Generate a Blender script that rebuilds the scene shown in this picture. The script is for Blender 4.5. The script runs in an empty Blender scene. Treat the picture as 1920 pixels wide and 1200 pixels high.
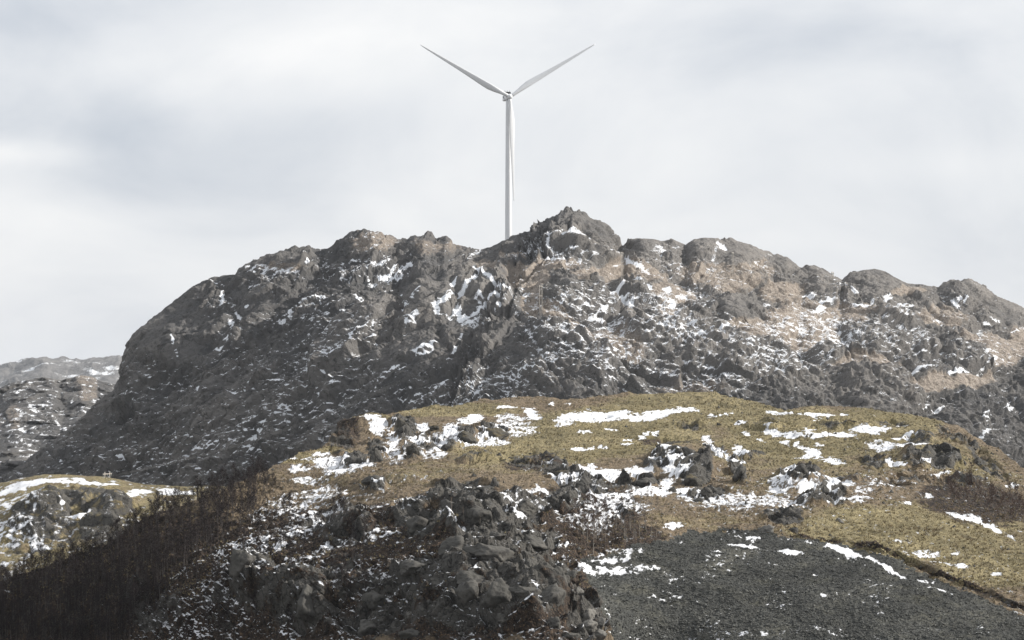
import bpy, math, random
import numpy as np
from mathutils import Vector, Matrix

# ------------------------------------------------------------------ camera, sky, sun, exposure
SC = bpy.context.scene
COL = SC.collection
CZ = 120.0                 # eye height above the valley floor
FPX = 1920 * 100.0 / 36.0  # focal length in photo pixels (100 mm lens)
YH = 760.0                 # photo row of the eye level
SUN_AZ, SUN_EL = 7.0, 29.0   # degrees: from +X (right) towards +Y (away); elevation

cam_d = bpy.data.cameras.new("camera")
cam_d.lens = 100.0
cam_d.sensor_width = 36.0
cam_d.shift_y = (YH - 600.0) / 1920.0
cam_d.clip_start = 1.0
cam_d.clip_end = 40000.0
cam = bpy.data.objects.new("camera", cam_d)
COL.objects.link(cam)
cam.location = (0, 0, CZ)
cam.rotation_euler = (math.radians(90), 0, 0)
SC.camera = cam

def direction(px, py):
    v = Vector(((px - 960.0) / FPX, 1.0, (YH - py) / FPX))
    return v.normalized()

world = bpy.data.worlds.new("World")
SC.world = world
world.use_nodes = True
wt = world.node_tree
wt.nodes.clear()

def wn(kind, **kw):
    n = wt.nodes.new(kind)
    for k, v in kw.items():
        setattr(n, k, v)
    return n

w_out = wn("ShaderNodeOutputWorld")
w_bg = wn("ShaderNodeBackground")
w_bg.inputs["Strength"].default_value = 0.1
w_sky = wn("ShaderNodeTexSky", sky_type='NISHITA')
w_sky.sun_disc = False
w_sky.sun_elevation = math.radians(SUN_EL)
w_sky.sun_rotation = math.radians(90.0 - SUN_AZ)
w_sky.dust_density = 2.0
w_tc = wn("ShaderNodeTexCoord")
w_map = wn("ShaderNodeMapping")
w_map.inputs["Scale"].default_value = (9.0, 9.0, 17.0)
w_map.inputs["Location"].default_value = (3.1, 0.4, 1.7)
wt.links.new(w_tc.outputs["Generated"], w_map.inputs["Vector"])
w_n1 = wn("ShaderNodeTexNoise")
w_n1.inputs["Scale"].default_value = 1.0
w_n1.inputs["Detail"].default_value = 8.0
w_n1.inputs["Roughness"].default_value = 0.56
w_n1.inputs["Distortion"].default_value = 0.35
wt.links.new(w_map.outputs["Vector"], w_n1.inputs["Vector"])

def wmath(op, a, b=None):
    n = wn("ShaderNodeMath", operation=op)
    for i, v in enumerate((a, b)):
        if v is None:
            continue
        if isinstance(v, (int, float)):
            n.inputs[i].default_value = v
        else:
            wt.links.new(v, n.inputs[i])
    return n.outputs[0]

# the large banks of lighter and darker cloud: (direction, angular width, angular height, amount)
CLOUDS = [(560, 110, 260, 75, 0.20), (1000, 40, 330, 60, 0.11), (200, 250, 330, 90, -0.22),
          (60, 30, 260, 60, -0.16), (1500, 70, 420, 75, -0.16), (1300, 300, 420, 110, 0.05),
          (30, 285, 110, 24, 0.26), (1720, 310, 190, 35, 0.10), (300, 360, 260, 40, -0.12),
          (260, 400, 330, 36, 0.10), (1800, 170, 260, 40, 0.06), (800, 230, 220, 40, -0.05)]
acc = wmath('MULTIPLY', wmath('SUBTRACT', w_n1.outputs["Fac"], 0.5), 1.35)
sep = wn("ShaderNodeSeparateXYZ")
wt.links.new(w_tc.outputs["Generated"], sep.inputs[0])
w_az = wmath('ARCTAN2', sep.outputs["X"], sep.outputs["Y"])
w_el = wmath('ARCSINE', sep.outputs["Z"])
w_n2 = wn("ShaderNodeTexNoise")
w_n2.inputs["Scale"].default_value = 2.6
w_n2.inputs["Detail"].default_value = 5.0
wt.links.new(w_map.outputs["Vector"], w_n2.inputs["Vector"])
w_warp = wmath('MULTIPLY', wmath('SUBTRACT', w_n2.outputs["Fac"], 0.5), 0.9)
for cx, cy, rx, ry, amt in CLOUDS:
    d = direction(cx, cy)
    a0, e0 = math.atan2(d.x, d.y), math.asin(d.z)
    da = wmath('ADD', wmath('MULTIPLY', wmath('SUBTRACT', w_az, a0), FPX / rx), w_warp)
    de = wmath('ADD', wmath('MULTIPLY', wmath('SUBTRACT', w_el, e0), FPX / ry), w_warp)
    r2 = wmath('ADD', wmath('MULTIPLY', da, da), wmath('MULTIPLY', de, de))
    g = wmath('POWER', 2.718, wmath('MULTIPLY', r2, -1.0))
    acc = wmath('ADD', acc, wmath('MULTIPLY', g, amt * 1.35))
w_ramp = wn("ShaderNodeValToRGB")
cr = w_ramp.color_ramp
cr.elements[0].position = 0.0
cr.elements[0].color = (5.05, 5.45, 6.1, 1)
cr.elements[1].position = 1.0
cr.elements[1].color = (9.0, 8.97, 8.93, 1)
e = cr.elements.new(0.5)
e.color = (7.25, 7.42, 7.72, 1)
wt.links.new(wmath('ADD', acc, 0.5), w_ramp.inputs[0])
w_mix = wn("ShaderNodeMixRGB")
w_mix.inputs[0].default_value = 0.9          # nearly closed cloud cover, a little blue behind it
wt.links.new(w_sky.outputs[0], w_mix.inputs[1])
wt.links.new(w_ramp.outputs[0], w_mix.inputs[2])
wt.links.new(w_mix.outputs[0], w_bg.inputs["Color"])
wt.links.new(w_bg.outputs[0], w_out.inputs["Surface"])

sun_d = bpy.data.lights.new("sun", 'SUN')
sun_d.energy = 5.0
sun_d.angle = math.radians(0.6)
sun_d.color = (1.0, 0.95, 0.88)
sun = bpy.data.objects.new("sun", sun_d)
COL.objects.link(sun)
az, el = math.radians(SUN_AZ), math.radians(SUN_EL)
S = Vector((math.cos(el) * math.cos(az), math.cos(el) * math.sin(az), math.sin(el)))
sun.rotation_euler = (-S).to_track_quat('-Z', 'Y').to_euler()
sun.location = S * 500 + Vector((0, 900, 100))

SC.view_settings.view_transform = 'Standard'
SC.view_settings.look = 'None'
SC.view_settings.exposure = 0.22
SC.view_settings.gamma = 1.0
SC.view_settings.use_curve_mapping = False
SC.render.engine = 'CYCLES'
SC.cycles.use_denoising = True
SC.cycles.denoiser = 'OPENIMAGEDENOISE'
SC.cycles.denoising_input_passes = 'RGB_ALBEDO_NORMAL'
SC.cycles.max_bounces = 5
SC.cycles.diffuse_bounces = 2
SC.cycles.volume_bounces = 1
SC.cycles.use_adaptive_sampling = False

# ------------------------------------------------------------------ helpers
rng = np.random.default_rng(11)
random.seed(5)
f32 = np.float32

def at(px, py, Y):
    return np.stack([(px - 960.0) * Y / FPX, Y + 0 * px, CZ + (YH - py) * Y / FPX], axis=-1)

def lin(table):
    t = np.array(table, float)
    return lambda p: np.interp(p, t[:, 0], t[:, 1])

def hash3(ix, iy, iz, seed):
    h = (ix.astype(np.uint32) * np.uint32(374761393) + iy.astype(np.uint32) * np.uint32(668265263)
         + iz.astype(np.uint32) * np.uint32(2147483647) + np.uint32((seed * 974711 + 12345) & 0xffffffff))
    h = (h ^ (h >> np.uint32(13))) * np.uint32(1274126177)
    h = (h ^ (h >> np.uint32(16))) * np.uint32(2246822519)
    return h ^ (h >> np.uint32(15))

GR = np.array([[1,1,0],[-1,1,0],[1,-1,0],[-1,-1,0],[1,0,1],[-1,0,1],[1,0,-1],[-1,0,-1],
               [0,1,1],[0,-1,1],[0,1,-1],[0,-1,-1],[1,1,0],[-1,1,0],[0,-1,1],[0,-1,-1]], f32)

GX, GYg, GZ = [np.ascontiguousarray(GR[:, k_]) for k_ in range(3)]

def perlin(P, seed=0):
    out = np.empty(len(P), f32)
    for c0 in range(0, len(P), 24576):                      # in blocks that stay in the cache
        Q = P[c0:c0 + 24576]
        fx, fy, fz = [np.ascontiguousarray(Q[:, k_], f32) for k_ in range(3)]
        ix, iy, iz = [np.floor(q_).astype(np.int32) for q_ in (fx, fy, fz)]
        fx = fx - ix; fy = fy - iy; fz = fz - iz
        fx, fy, fz = fx.astype(f32), fy.astype(f32), fz.astype(f32)
        ux, uy, uz = [q_ * q_ * q_ * (q_ * (q_ * 6 - 15) + 10) for q_ in (fx, fy, fz)]
        acc_ = np.zeros(len(Q), f32)
        for dx in (0, 1):
            wx = ux if dx else 1 - ux
            for dy in (0, 1):
                wxy = wx * (uy if dy else 1 - uy)
                for dz in (0, 1):
                    h = hash3(ix + dx, iy + dy, iz + dz, seed) & np.uint32(15)
                    acc_ += wxy * (uz if dz else 1 - uz) * (GX[h] * (fx - dx) + GYg[h] * (fy - dy) + GZ[h] * (fz - dz))
        out[c0:c0 + 24576] = acc_
    return out

def fbm(P, octaves=4, seed=0, gain=0.5):
    out = np.zeros(len(P), f32)
    a = 1.0
    for o in range(octaves):
        out += a * perlin(P * (2.03 ** o) + 17.3 * o, seed + o)
        a *= gain
    return out

def ridged(P, octaves=3, seed=0, gain=0.5):
    out = np.zeros(len(P), f32)
    a = 1.0
    for o in range(octaves):
        out += a * (1 - np.abs(perlin(P * (2.03 ** o) + 9.1 * o, seed + o)) * 2.2)
        a *= gain
    return out

def worley(P, seed=0):
    parts = [worley_block(P[c0:c0 + 24576], seed) for c0 in range(0, len(P), 24576)]
    return [np.concatenate(q_) for q_ in zip(*parts)]

def worley_block(P, seed=0):
    """nearest and second-nearest feature distance, a random value for the nearest cell and a tilted facet in it"""
    P = P.astype(f32)
    I = np.floor(P).astype(np.int32)
    F = P - I.astype(f32)
    f1 = np.full(len(P), 9, f32)
    f2 = np.full(len(P), 9, f32)
    hh = np.zeros(len(P), np.uint32)
    off = np.zeros((3, len(P)), f32)
    for dx in (-1, 0, 1):
        for dy in (-1, 0, 1):
            for dz in (-1, 0, 1):
                h = hash3(I[:, 0] + dx, I[:, 1] + dy, I[:, 2] + dz, seed)
                a = dx + (h & np.uint32(1023)).astype(f32) / 1023 - F[:, 0]
                b = dy + ((h >> np.uint32(10)) & np.uint32(1023)).astype(f32) / 1023 - F[:, 1]
                c = dz + ((h >> np.uint32(20)) & np.uint32(1023)).astype(f32) / 1023 - F[:, 2]
                d = a * a + b * b + c * c
                near = d < f1
                f2 = np.where(near, f1, np.minimum(f2, d))
                f1 = np.where(near, d, f1)
                hh = np.where(near, h, hh)
                off[0] = np.where(near, a, off[0]); off[1] = np.where(near, b, off[1]); off[2] = np.where(near, c, off[2])
    h2 = (hh ^ (hh >> np.uint32(7))) * np.uint32(2654435761)
    g = [((h2 >> np.uint32(s_)) & np.uint32(255)).astype(f32) / 127.5 - 1 for s_ in (0, 8, 16)]
    idv = ((h2 >> np.uint32(24)) & np.uint32(255)).astype(f32) / 255
    facet = g[0] * off[0] + g[1] * off[1] + g[2] * off[2]
    return np.sqrt(f1), np.sqrt(f2), idv, facet

def sstep(a, b, x):
    t = np.clip((x - a) / (b - a), 0, 1)
    return t * t * (3 - 2 * t)

def paint(px, py, blobs):
    """largest falloff of a list of (cx, cy, rx, ry, turn in degrees, strength)"""
    out = np.zeros(len(px), f32)
    for b in blobs:
        cx, cy, rx, ry = b[:4]
        rot = math.radians(b[4]) if len(b) > 4 else 0.0
        st = b[5] if len(b) > 5 else 1.0
        R = 1.5 * max(rx, ry)
        m = np.nonzero((np.abs(px - cx) < R) & (np.abs(py - cy) < R))[0]
        if not len(m):
            continue
        dx, dy = px[m] - cx, py[m] - cy
        c, s = math.cos(rot), math.sin(rot)
        a, d = (dx * c + dy * s) / rx, (-dx * s + dy * c) / ry
        v = st * np.clip(1.55 - (a * a + d * d) * 1.05, 0, 1)
        out[m] = np.maximum(out[m], v)
    return out

def strokes(px, py, lines):
    """falloff of polylines [(points, half width, strength)]"""
    out = np.zeros(len(px), f32)
    for pts, w, st in lines:
        for (x0, y0), (x1, y1) in zip(pts[:-1], pts[1:]):
            m = np.nonzero((px > min(x0, x1) - 3 * w) & (px < max(x0, x1) + 3 * w)
                           & (py > min(y0, y1) - 3 * w) & (py < max(y0, y1) + 3 * w))[0]
            if not len(m):
                continue
            vx, vy = x1 - x0, y1 - y0
            t = np.clip(((px[m] - x0) * vx + (py[m] - y0) * vy) / (vx * vx + vy * vy + 1e-6), 0, 1)
            d = np.hypot(px[m] - x0 - t * vx, py[m] - y0 - t * vy) / w
            out[m] = np.maximum(out[m], st * np.clip(1.5 - d * 0.75, 0, 1))
    return out

def grid_normals(P, nr, nc):
    G = P.reshape(nr, nc, 3)
    du = np.gradient(G, axis=1)
    dv = np.gradient(G, axis=0)
    n = np.cross(du, dv)
    n /= np.linalg.norm(n, axis=-1, keepdims=True) + 1e-9
    n = n.reshape(-1, 3)
    return n

def blur(A, nr, nc, r):
    G = A.reshape(nr, nc)
    for ax in (0, 1):
        k = 2 * r + 1
        pad = [(0, 0), (0, 0)]
        pad[ax] = (r + 1, r)
        c = np.cumsum(np.pad(G, pad, mode='edge'), axis=ax)
        G = (np.take(c, range(k, c.shape[ax]), axis=ax) - np.take(c, range(0, c.shape[ax] - k), axis=ax)) / k
    return G.reshape(-1)

def np_mesh(name, V, faces, smooth=True, attr=None):
    me = bpy.data.meshes.new(name)
    faces = np.asarray(faces, np.int32)
    k = faces.shape[1]
    me.vertices.add(len(V))
    me.vertices.foreach_set("co", np.ascontiguousarray(V, f32).ravel())
    me.loops.add(faces.size)
    me.loops.foreach_set("vertex_index", faces.ravel())
    me.polygons.add(len(faces))
    me.polygons.foreach_set("loop_start", np.arange(0, faces.size, k, dtype=np.int32))
    me.polygons.foreach_set("loop_total", np.full(len(faces), k, np.int32))
    me.polygons.foreach_set("use_smooth", np.full(len(faces), smooth, bool))
    if attr is not None:
        at_ = me.attributes.new("mk", 'FLOAT_COLOR', 'POINT')
        at_.data.foreach_set("color", np.ascontiguousarray(attr, f32).ravel())
    me.update(calc_edges=True)
    return me

def link(name, me, mat=None, parent=None):
    o = bpy.data.objects.new(name, me)
    COL.objects.link(o)
    if mat is not None and not me.materials:
        me.materials.append(mat)
    if parent is not None:
        o.parent = parent
    return o

def thing(name, loc, label, cat, group=None, rz=0.0):
    o = bpy.data.objects.new(name, None)
    COL.objects.link(o)
    o.location = loc
    o.rotation_euler = (0, 0, rz)
    tag(o, label, cat, group)
    return o

def tag(o, label=None, cat=None, group=None, kind=None):
    if label: o["label"] = label
    if cat: o["category"] = cat
    if group: o["group"] = group
    if kind: o["kind"] = kind
    return o

def quads(nr, nc):
    i = np.arange(nr * nc).reshape(nr, nc)
    return np.stack([i[:-1, :-1], i[:-1, 1:], i[1:, 1:], i[1:, :-1]], axis=-1).reshape(-1, 4)

# ------------------------------------------------------------------ materials
def new_mat(name):
    m = bpy.data.materials.new(name)
    m.use_nodes = True
    t = m.node_tree
    t.nodes.clear()
    out = t.nodes.new("ShaderNodeOutputMaterial")
    b = t.nodes.new("ShaderNodeBsdfPrincipled")
    b.inputs["Specular IOR Level"].default_value = 0.25
    t.links.new(b.outputs[0], out.inputs["Surface"])
    return m, t, b

class NT:
    def __init__(s, t):
        s.t = t
    def put(s, sock, v):
        if isinstance(v, (int, float)):
            sock.default_value = v
        elif isinstance(v, tuple):
            sock.default_value = v if len(v) == 4 else (*v, 1)
        else:
            s.t.links.new(v, sock)
    def math(s, op, a, b=0.0, clamp=False):
        n = s.t.nodes.new("ShaderNodeMath")
        n.operation = op
        n.use_clamp = clamp
        s.put(n.inputs[0], a)
        s.put(n.inputs[1], b)
        return n.outputs[0]
    def mix(s, f, a, b, mode='MIX'):
        n = s.t.nodes.new("ShaderNodeMixRGB")
        n.blend_type = mode
        s.put(n.inputs[0], f); s.put(n.inputs[1], a); s.put(n.inputs[2], b)
        return n.outputs[0]
    def noise(s, vec, scale, detail=4, rough=0.55, dist=0.0):
        n = s.t.nodes.new("ShaderNodeTexNoise")
        n.inputs["Scale"].default_value = scale
        n.inputs["Detail"].default_value = detail
        n.inputs["Roughness"].default_value = rough
        n.inputs["Distortion"].default_value = dist
        s.t.links.new(vec, n.inputs["Vector"])
        return n.outputs["Fac"]
    def voronoi(s, vec, scale, feature='DISTANCE_TO_EDGE'):
        w = s.t.nodes.new("ShaderNodeTexNoise")
        w.inputs["Scale"].default_value = scale * 1.3
        w.inputs["Detail"].default_value = 4.0
        s.t.links.new(vec, w.inputs["Vector"])
        ad = s.t.nodes.new("ShaderNodeVectorMath")
        ad.operation = 'MULTIPLY_ADD'
        s.t.links.new(w.outputs["Color"], ad.inputs[0])
        ad.inputs[1].default_value = (1.1 / scale,) * 3
        s.t.links.new(vec, ad.inputs[2])
        vec = ad.outputs[0]
        n = s.t.nodes.new("ShaderNodeTexVoronoi")
        n.feature = feature
        n.inputs["Scale"].default_value = scale
        s.t.links.new(vec, n.inputs["Vector"])
        return n.outputs["Distance"]
    def rng(s, v, a, b, c=0.0, d=1.0):
        n = s.t.nodes.new("ShaderNodeMapRange")
        s.put(n.inputs["Value"], v)
        n.inputs["From Min"].default_value = a
        n.inputs["From Max"].default_value = b
        n.inputs["To Min"].default_value = c
        n.inputs["To Max"].default_value = d
        return n.outputs["Result"]
    def obj(s, scale=(1, 1, 1)):
        c = s.t.nodes.new("ShaderNodeTexCoord")
        m = s.t.nodes.new("ShaderNodeMapping")
        m.inputs["Scale"].default_value = scale
        s.t.links.new(c.outputs["Object"], m.inputs["Vector"])
        return m.outputs["Vector"]
    def attr(s):
        a = s.t.nodes.new("ShaderNodeAttribute")
        a.attribute_name = "mk"
        sp = s.t.nodes.new("ShaderNodeSeparateColor")
        s.t.links.new(a.outputs["Color"], sp.inputs[0])
        return sp.outputs[0], sp.outputs[1], sp.outputs[2], a.outputs["Alpha"]
    def bump(s, h, strength, dist):
        n = s.t.nodes.new("ShaderNodeBump")
        n.inputs["Strength"].default_value = strength
        n.inputs["Distance"].default_value = dist
        s.t.links.new(h, n.inputs["Height"])
        return n.outputs["Normal"]

def mountain_material(name, k, rock_a, rock_b, tan):
    """bare gneiss with snow on its ledges and dead grass; k = fine noise frequency per metre"""
    m, t, b = new_mat(name)
    q = NT(t)
    v = q.obj()
    sn, gr, va, al = q.attr()
    n1 = q.noise(v, 0.09 * k, 5, 0.6)
    n2 = q.noise(v, 0.36 * k, 5, 0.72)
    n3 = q.noise(v, 1.1 * k, 3, 0.65)
    rock = q.mix(q.rng(n1, 0.32, 0.68), rock_a, rock_b)
    rock = q.mix(q.math('MULTIPLY', va, 0.75), rock, (0.250, 0.232, 0.212))  # paler by block tone; on the main mountain also painted-in sunlight
    rock = q.mix(q.rng(n2, 0.53, 0.68, 0.0, 0.7), rock, (0.032, 0.032, 0.033))
    rock = q.mix(q.rng(n2, 0.28, 0.42, 0.55, 0.0), rock, (0.185, 0.175, 0.165))
    rock = q.mix(q.math('MULTIPLY', q.rng(q.voronoi(v, 0.13 * k), 0.0, 0.05, 0.6, 0.0), q.rng(n1, 0.42, 0.56)), rock, (0.020, 0.020, 0.021))
    grass = q.mix(q.rng(n2, 0.42, 0.64), tan, (0.105, 0.084, 0.068))
    grass = q.mix(q.rng(n3, 0.50, 0.66), grass, (0.36, 0.32, 0.27))
    gm = q.rng(q.math('ADD', gr, q.math('MULTIPLY', q.math('SUBTRACT', n2, 0.5), 1.3)), 0.34, 0.62)
    c = q.mix(gm, rock, grass)
    sm = q.rng(q.math('ADD', sn, q.math('MULTIPLY', q.math('SUBTRACT', n3, 0.5), 0.75)), 0.42, 0.58)
    c = q.mix(sm, c, (0.80, 0.82, 0.85))
    t.links.new(c, b.inputs["Base Color"])
    b.inputs["Roughness"].default_value = 0.85
    hgt = q.math('ADD', n2, q.math('MULTIPLY', n3, 0.5))
    t.links.new(q.bump(hgt, 0.9, 1.2 / k), b.inputs["Normal"])
    return m

def hill_material():
    m, t, b = new_mat("hillside_turf_and_rock")
    q = NT(t)
    v = q.obj()
    sn, ro, gr, al = q.attr()
    n0 = q.noise(v, 0.035, 4, 0.6)
    n1 = q.noise(v, 0.22, 5, 0.62)
    n2 = q.noise(v, 0.85, 5, 0.72)
    n3 = q.noise(v, 2.4, 3, 0.65)
    brown = q.mix(q.rng(n2, 0.34, 0.66), (0.070, 0.055, 0.038), (0.265, 0.205, 0.135))
    olive = q.mix(q.rng(n2, 0.34, 0.64), (0.082, 0.070, 0.036), (0.262, 0.220, 0.118))
    straw = q.mix(q.rng(n3, 0.45, 0.62), olive, (0.40, 0.335, 0.19))
    turf = q.mix(q.rng(q.math('ADD', gr, q.math('MULTIPLY', q.math('SUBTRACT', n1, 0.5), 1.2)), 0.35, 0.75), brown,
                 q.mix(q.rng(n0, 0.42, 0.6), olive, straw))
    turf = q.mix(q.rng(n1, 0.56, 0.68, 0.0, 0.65), turf, (0.070, 0.058, 0.036))
    heath = q.mix(q.rng(n2, 0.42, 0.64), (0.012, 0.010, 0.009), (0.070, 0.050, 0.036))
    heath = q.mix(q.rng(n3, 0.56, 0.70), heath, (0.20, 0.135, 0.085))
    turf = q.mix(q.rng(q.math('ADD', al, q.math('MULTIPLY', q.math('SUBTRACT', n1, 0.5), 1.2)), 0.35, 0.65), turf, heath)
    rock = q.mix(q.rng(n1, 0.3, 0.7), (0.055, 0.053, 0.048), (0.125, 0.118, 0.106))
    rock = q.mix(q.rng(n2, 0.52, 0.68, 0.0, 0.8), rock, (0.022, 0.021, 0.020))
    rock = q.mix(q.rng(q.voronoi(v, 0.32), 0.0, 0.05, 0.8, 0.0), rock, (0.012, 0.012, 0.012))
    rm = q.rng(q.math('ADD', ro, q.math('MULTIPLY', q.math('SUBTRACT', n1, 0.5), 1.4)), 0.42, 0.58)
    c = q.mix(rm, turf, rock)
    sm = q.rng(q.math('ADD', sn, q.math('MULTIPLY', q.math('SUBTRACT', q.math('ADD', q.math('MULTIPLY', n3, 0.6), q.math('MULTIPLY', n2, 0.4)), 0.5), 1.1)), 0.42, 0.58)
    c = q.mix(sm, c, q.mix(q.rng(n1, 0.4, 0.65), (0.82, 0.83, 0.85), (0.66, 0.67, 0.69)))
    t.links.new(c, b.inputs["Base Color"])
    b.inputs["Roughness"].default_value = 0.9
    hgt = q.math('ADD', n2, q.math('MULTIPLY', n3, 0.6))
    hgt = q.math('MULTIPLY', hgt, q.rng(sm, 0.0, 1.0, 1.0, 0.25))
    t.links.new(q.bump(hgt, 1.0, 0.75), b.inputs["Normal"])
    return m

def stone_material(name, a, bcol, moss=0.0, k=1.0):
    m, t, b = new_mat(name)
    q = NT(t)
    v = q.obj()
    n1 = q.noise(v, 0.5 * k, 5, 0.62)
    n2 = q.noise(v, 2.2 * k, 4, 0.6)
    c = q.mix(q.rng(n1, 0.3, 0.7), a, bcol)
    c = q.mix(q.rng(q.noise(v, 0.06, 5, 0.65), 0.35, 0.60, 0.5, 0.0), c, a)
    c = q.mix(q.rng(n2, 0.50, 0.66, 0.0, 0.8), c, (0.022, 0.021, 0.020))
    c = q.mix(q.rng(n1, 0.30, 0.40, 0.5, 0.0), c, (0.17, 0.16, 0.14))
    if moss:
        g = t.nodes.new("ShaderNodeNewGeometry")
        sp = t.nodes.new("ShaderNodeSeparateXYZ")
        t.links.new(g.outputs["Normal"], sp.inputs[0])
        f = q.rng(q.math('ADD', sp.outputs["Z"], q.math('MULTIPLY', q.math('SUBTRACT', n1, 0.5), 1.2)), 0.72, 1.0, 0.0, moss)
        c = q.mix(f, c, (0.10, 0.078, 0.038))
    t.links.new(c, b.inputs["Base Color"])
    b.inputs["Roughness"].default_value = 0.88
    t.links.new(q.bump(q.math('ADD', n1, n2), 0.9, 0.5), b.inputs["Normal"])
    return m

def plain(name, col, rough=0.6, spread=0.15, k=3.0, metal=0.0):
    m, t, b = new_mat(name)
    q = NT(t)
    n = q.noise(q.obj(), k, 4, 0.6)
    lo = tuple(x * (1 - spread) for x in col)
    hi = tuple(min(1, x * (1 + spread)) for x in col)
    t.links.new(q.mix(q.rng(n, 0.3, 0.7), lo, hi), b.inputs["Base Color"])
    b.inputs["Roughness"].default_value = rough
    b.inputs["Metallic"].default_value = metal
    return m

M_MOUNT = mountain_material("gneiss_with_snow", 1.0, (0.066, 0.066, 0.068), (0.112, 0.108, 0.104), (0.285, 0.245, 0.208))
M_FAR = mountain_material("far_gneiss_with_snow", 0.12, (0.10, 0.10, 0.105), (0.15, 0.145, 0.14), (0.20, 0.17, 0.13))
M_HILL = hill_material()
M_SCREE = stone_material("scree_bed", (0.040, 0.043, 0.041), (0.072, 0.075, 0.070), 0.0, 1.6)
M_STONE = stone_material("scree_stone", (0.040, 0.042, 0.038), (0.24, 0.24, 0.22), 0.0, 2.4)
M_BOULD = stone_material("grey_boulder", (0.060, 0.058, 0.052), (0.125, 0.118, 0.106), 0.0, 0.9)
M_MOSSY = stone_material("mossy_boulder", (0.050, 0.047, 0.040), (0.105, 0.098, 0.084), 0.85, 0.8)
M_PALE = stone_material("pale_boulder", (0.13, 0.124, 0.112), (0.21, 0.20, 0.18), 0.0, 0.8)
M_BARK = plain("birch_bark", (0.10, 0.088, 0.082), 0.8, 0.35, 4.0)
M_PALEBARK = plain("pale_birch_bark", (0.26, 0.235, 0.20), 0.8, 0.3, 4.0)
M_TWIG = plain("birch_twigs", (0.021, 0.015, 0.015), 0.9, 0.3, 2.0)
M_TWIG2 = plain("reddish_twigs", (0.085, 0.055, 0.043), 0.9, 0.3, 2.0)
M_WHITE = plain("turbine_paint", (0.72, 0.73, 0.74), 0.45, 0.03, 0.2)
M_DARK = plain("cooler_grille", (0.05, 0.05, 0.055), 0.6, 0.2, 1.0)
M_WOOD = plain("weathered_pole_wood", (0.40, 0.37, 0.33), 0.85, 0.25, 0.8)
M_PORC = plain("insulator_glass", (0.12, 0.13, 0.12), 0.3, 0.1, 2.0)
M_WIRE = plain("cable_aluminium", (0.18, 0.18, 0.18), 0.5, 0.1, 0.3)
def tuft_material():
    m, t, b = new_mat("dry_grass")
    q = NT(t)
    v = q.obj()
    n0 = q.noise(v, 0.05, 4, 0.6); n2 = q.noise(v, 1.7, 3, 0.6)
    c = q.mix(q.rng(n2, 0.38, 0.62), (0.110, 0.092, 0.048), (0.355, 0.295, 0.168))
    c = q.mix(q.rng(n0, 0.45, 0.6, 0.0, 0.6), c, (0.120, 0.080, 0.045))
    t.links.new(c, b.inputs["Base Color"])
    b.inputs["Roughness"].default_value = 0.9
    return m
M_TUFT = tuft_material()
M_VALLEY = plain("valley_ground", (0.09, 0.085, 0.07), 0.95, 0.3, 0.01)

# ------------------------------------------------------------------ the setting: ground, far mountains
vg = np_mesh("valley_ground", np.array([[-9000, -400, 0], [9000, -400, 0], [9000, 16000, 0], [-9000, 16000, 0]], float)
             + np.array([0, 0, 1.0]), [[0, 1, 2, 3]], False)
tag(link("valley_ground", vg, M_VALLEY), kind="structure")

def columns(x0, x1, step, lo, hi):
    """columns of a land surface: even between x0 and x1, widening out to lo and hi beyond the frame"""
    mid = np.arange(x0, x1 + step, step, dtype=float)
    def run(start, end):
        out, d, x = [], step, start
        while abs(x - start) < abs(end - start):
            d = min(d * 1.25, 45.0)
            x += d if end > start else -d
            out.append(x)
        return out
    return np.array(run(mid[0], lo)[::-1] + list(mid) + run(mid[-1], hi))

NF = 8                                            # rows that carry a slope on down below the frame

def front_rows(P0, PY0):
    """rows running from the lowest row of a slope down and towards the viewer, to the valley floor"""
    k_ = (np.arange(NF, 0, -1) / NF)[:, None]
    F_ = np.repeat(P0[None], NF, 0).copy()
    drop = np.maximum(P0[:, 2] - 0.5, 1.0)
    F_[:, :, 2] -= drop * k_
    F_[:, :, 1] -= 1.7 * drop * k_
    F_[:, :, 0] *= F_[:, :, 1] / P0[None][:, :, 1]
    return F_, PY0[None] + 60.0 * k_

def slope_sheet(px0, px1, step, nrows, nback, crest, foot, Ycrest, Yfoot, power, back=(180.0, 90.0), lo=None, hi=None):
    """a hillside from foot to crest with its back side running down behind; returns px, py, points, rows, cols"""
    pxs = columns(px0, px1, step, px0 if lo is None else lo, px1 if hi is None else hi)
    nc = len(pxs)
    t = np.linspace(0, 1, nrows)
    PX = np.broadcast_to(pxs, (nrows, nc))
    pc, pf = crest(pxs), foot(pxs)
    PY = pf + (pc - pf) * t[:, None]
    g = (1 - power) * t + power * t ** 2.6
    YY = Yfoot(pxs) + (Ycrest(pxs) - Yfoot(pxs)) * g[:, None]
    P = at(PX.ravel(), PY.ravel(), YY.ravel()).reshape(nrows, nc, 3)
    b = (np.arange(1, nback + 1) / nback)[:, None, None]
    top = P[-1][None]
    B = np.repeat(top, nback, 0).copy()
    B[:, :, 1] += (back[0] * b[:, :, 0] ** 1.3)
    B[:, :, 0] *= (B[:, :, 1] / top[:, :, 1])
    B[:, :, 2] -= back[1] * b[:, :, 0] ** 2.0
    F_, FY = front_rows(P[0], PY[0])
    P = np.concatenate([F_, P, B], 0)
    PXf = np.concatenate([np.repeat(pxs[None], NF, 0), PX, np.repeat(pxs[None], nback, 0)], 0)
    PYf = np.concatenate([FY, PY, np.repeat(pc[None], nback, 0)], 0)
    return PXf.ravel(), PYf.ravel(), P.reshape(-1, 3), NF + nrows + nback, nc

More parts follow.
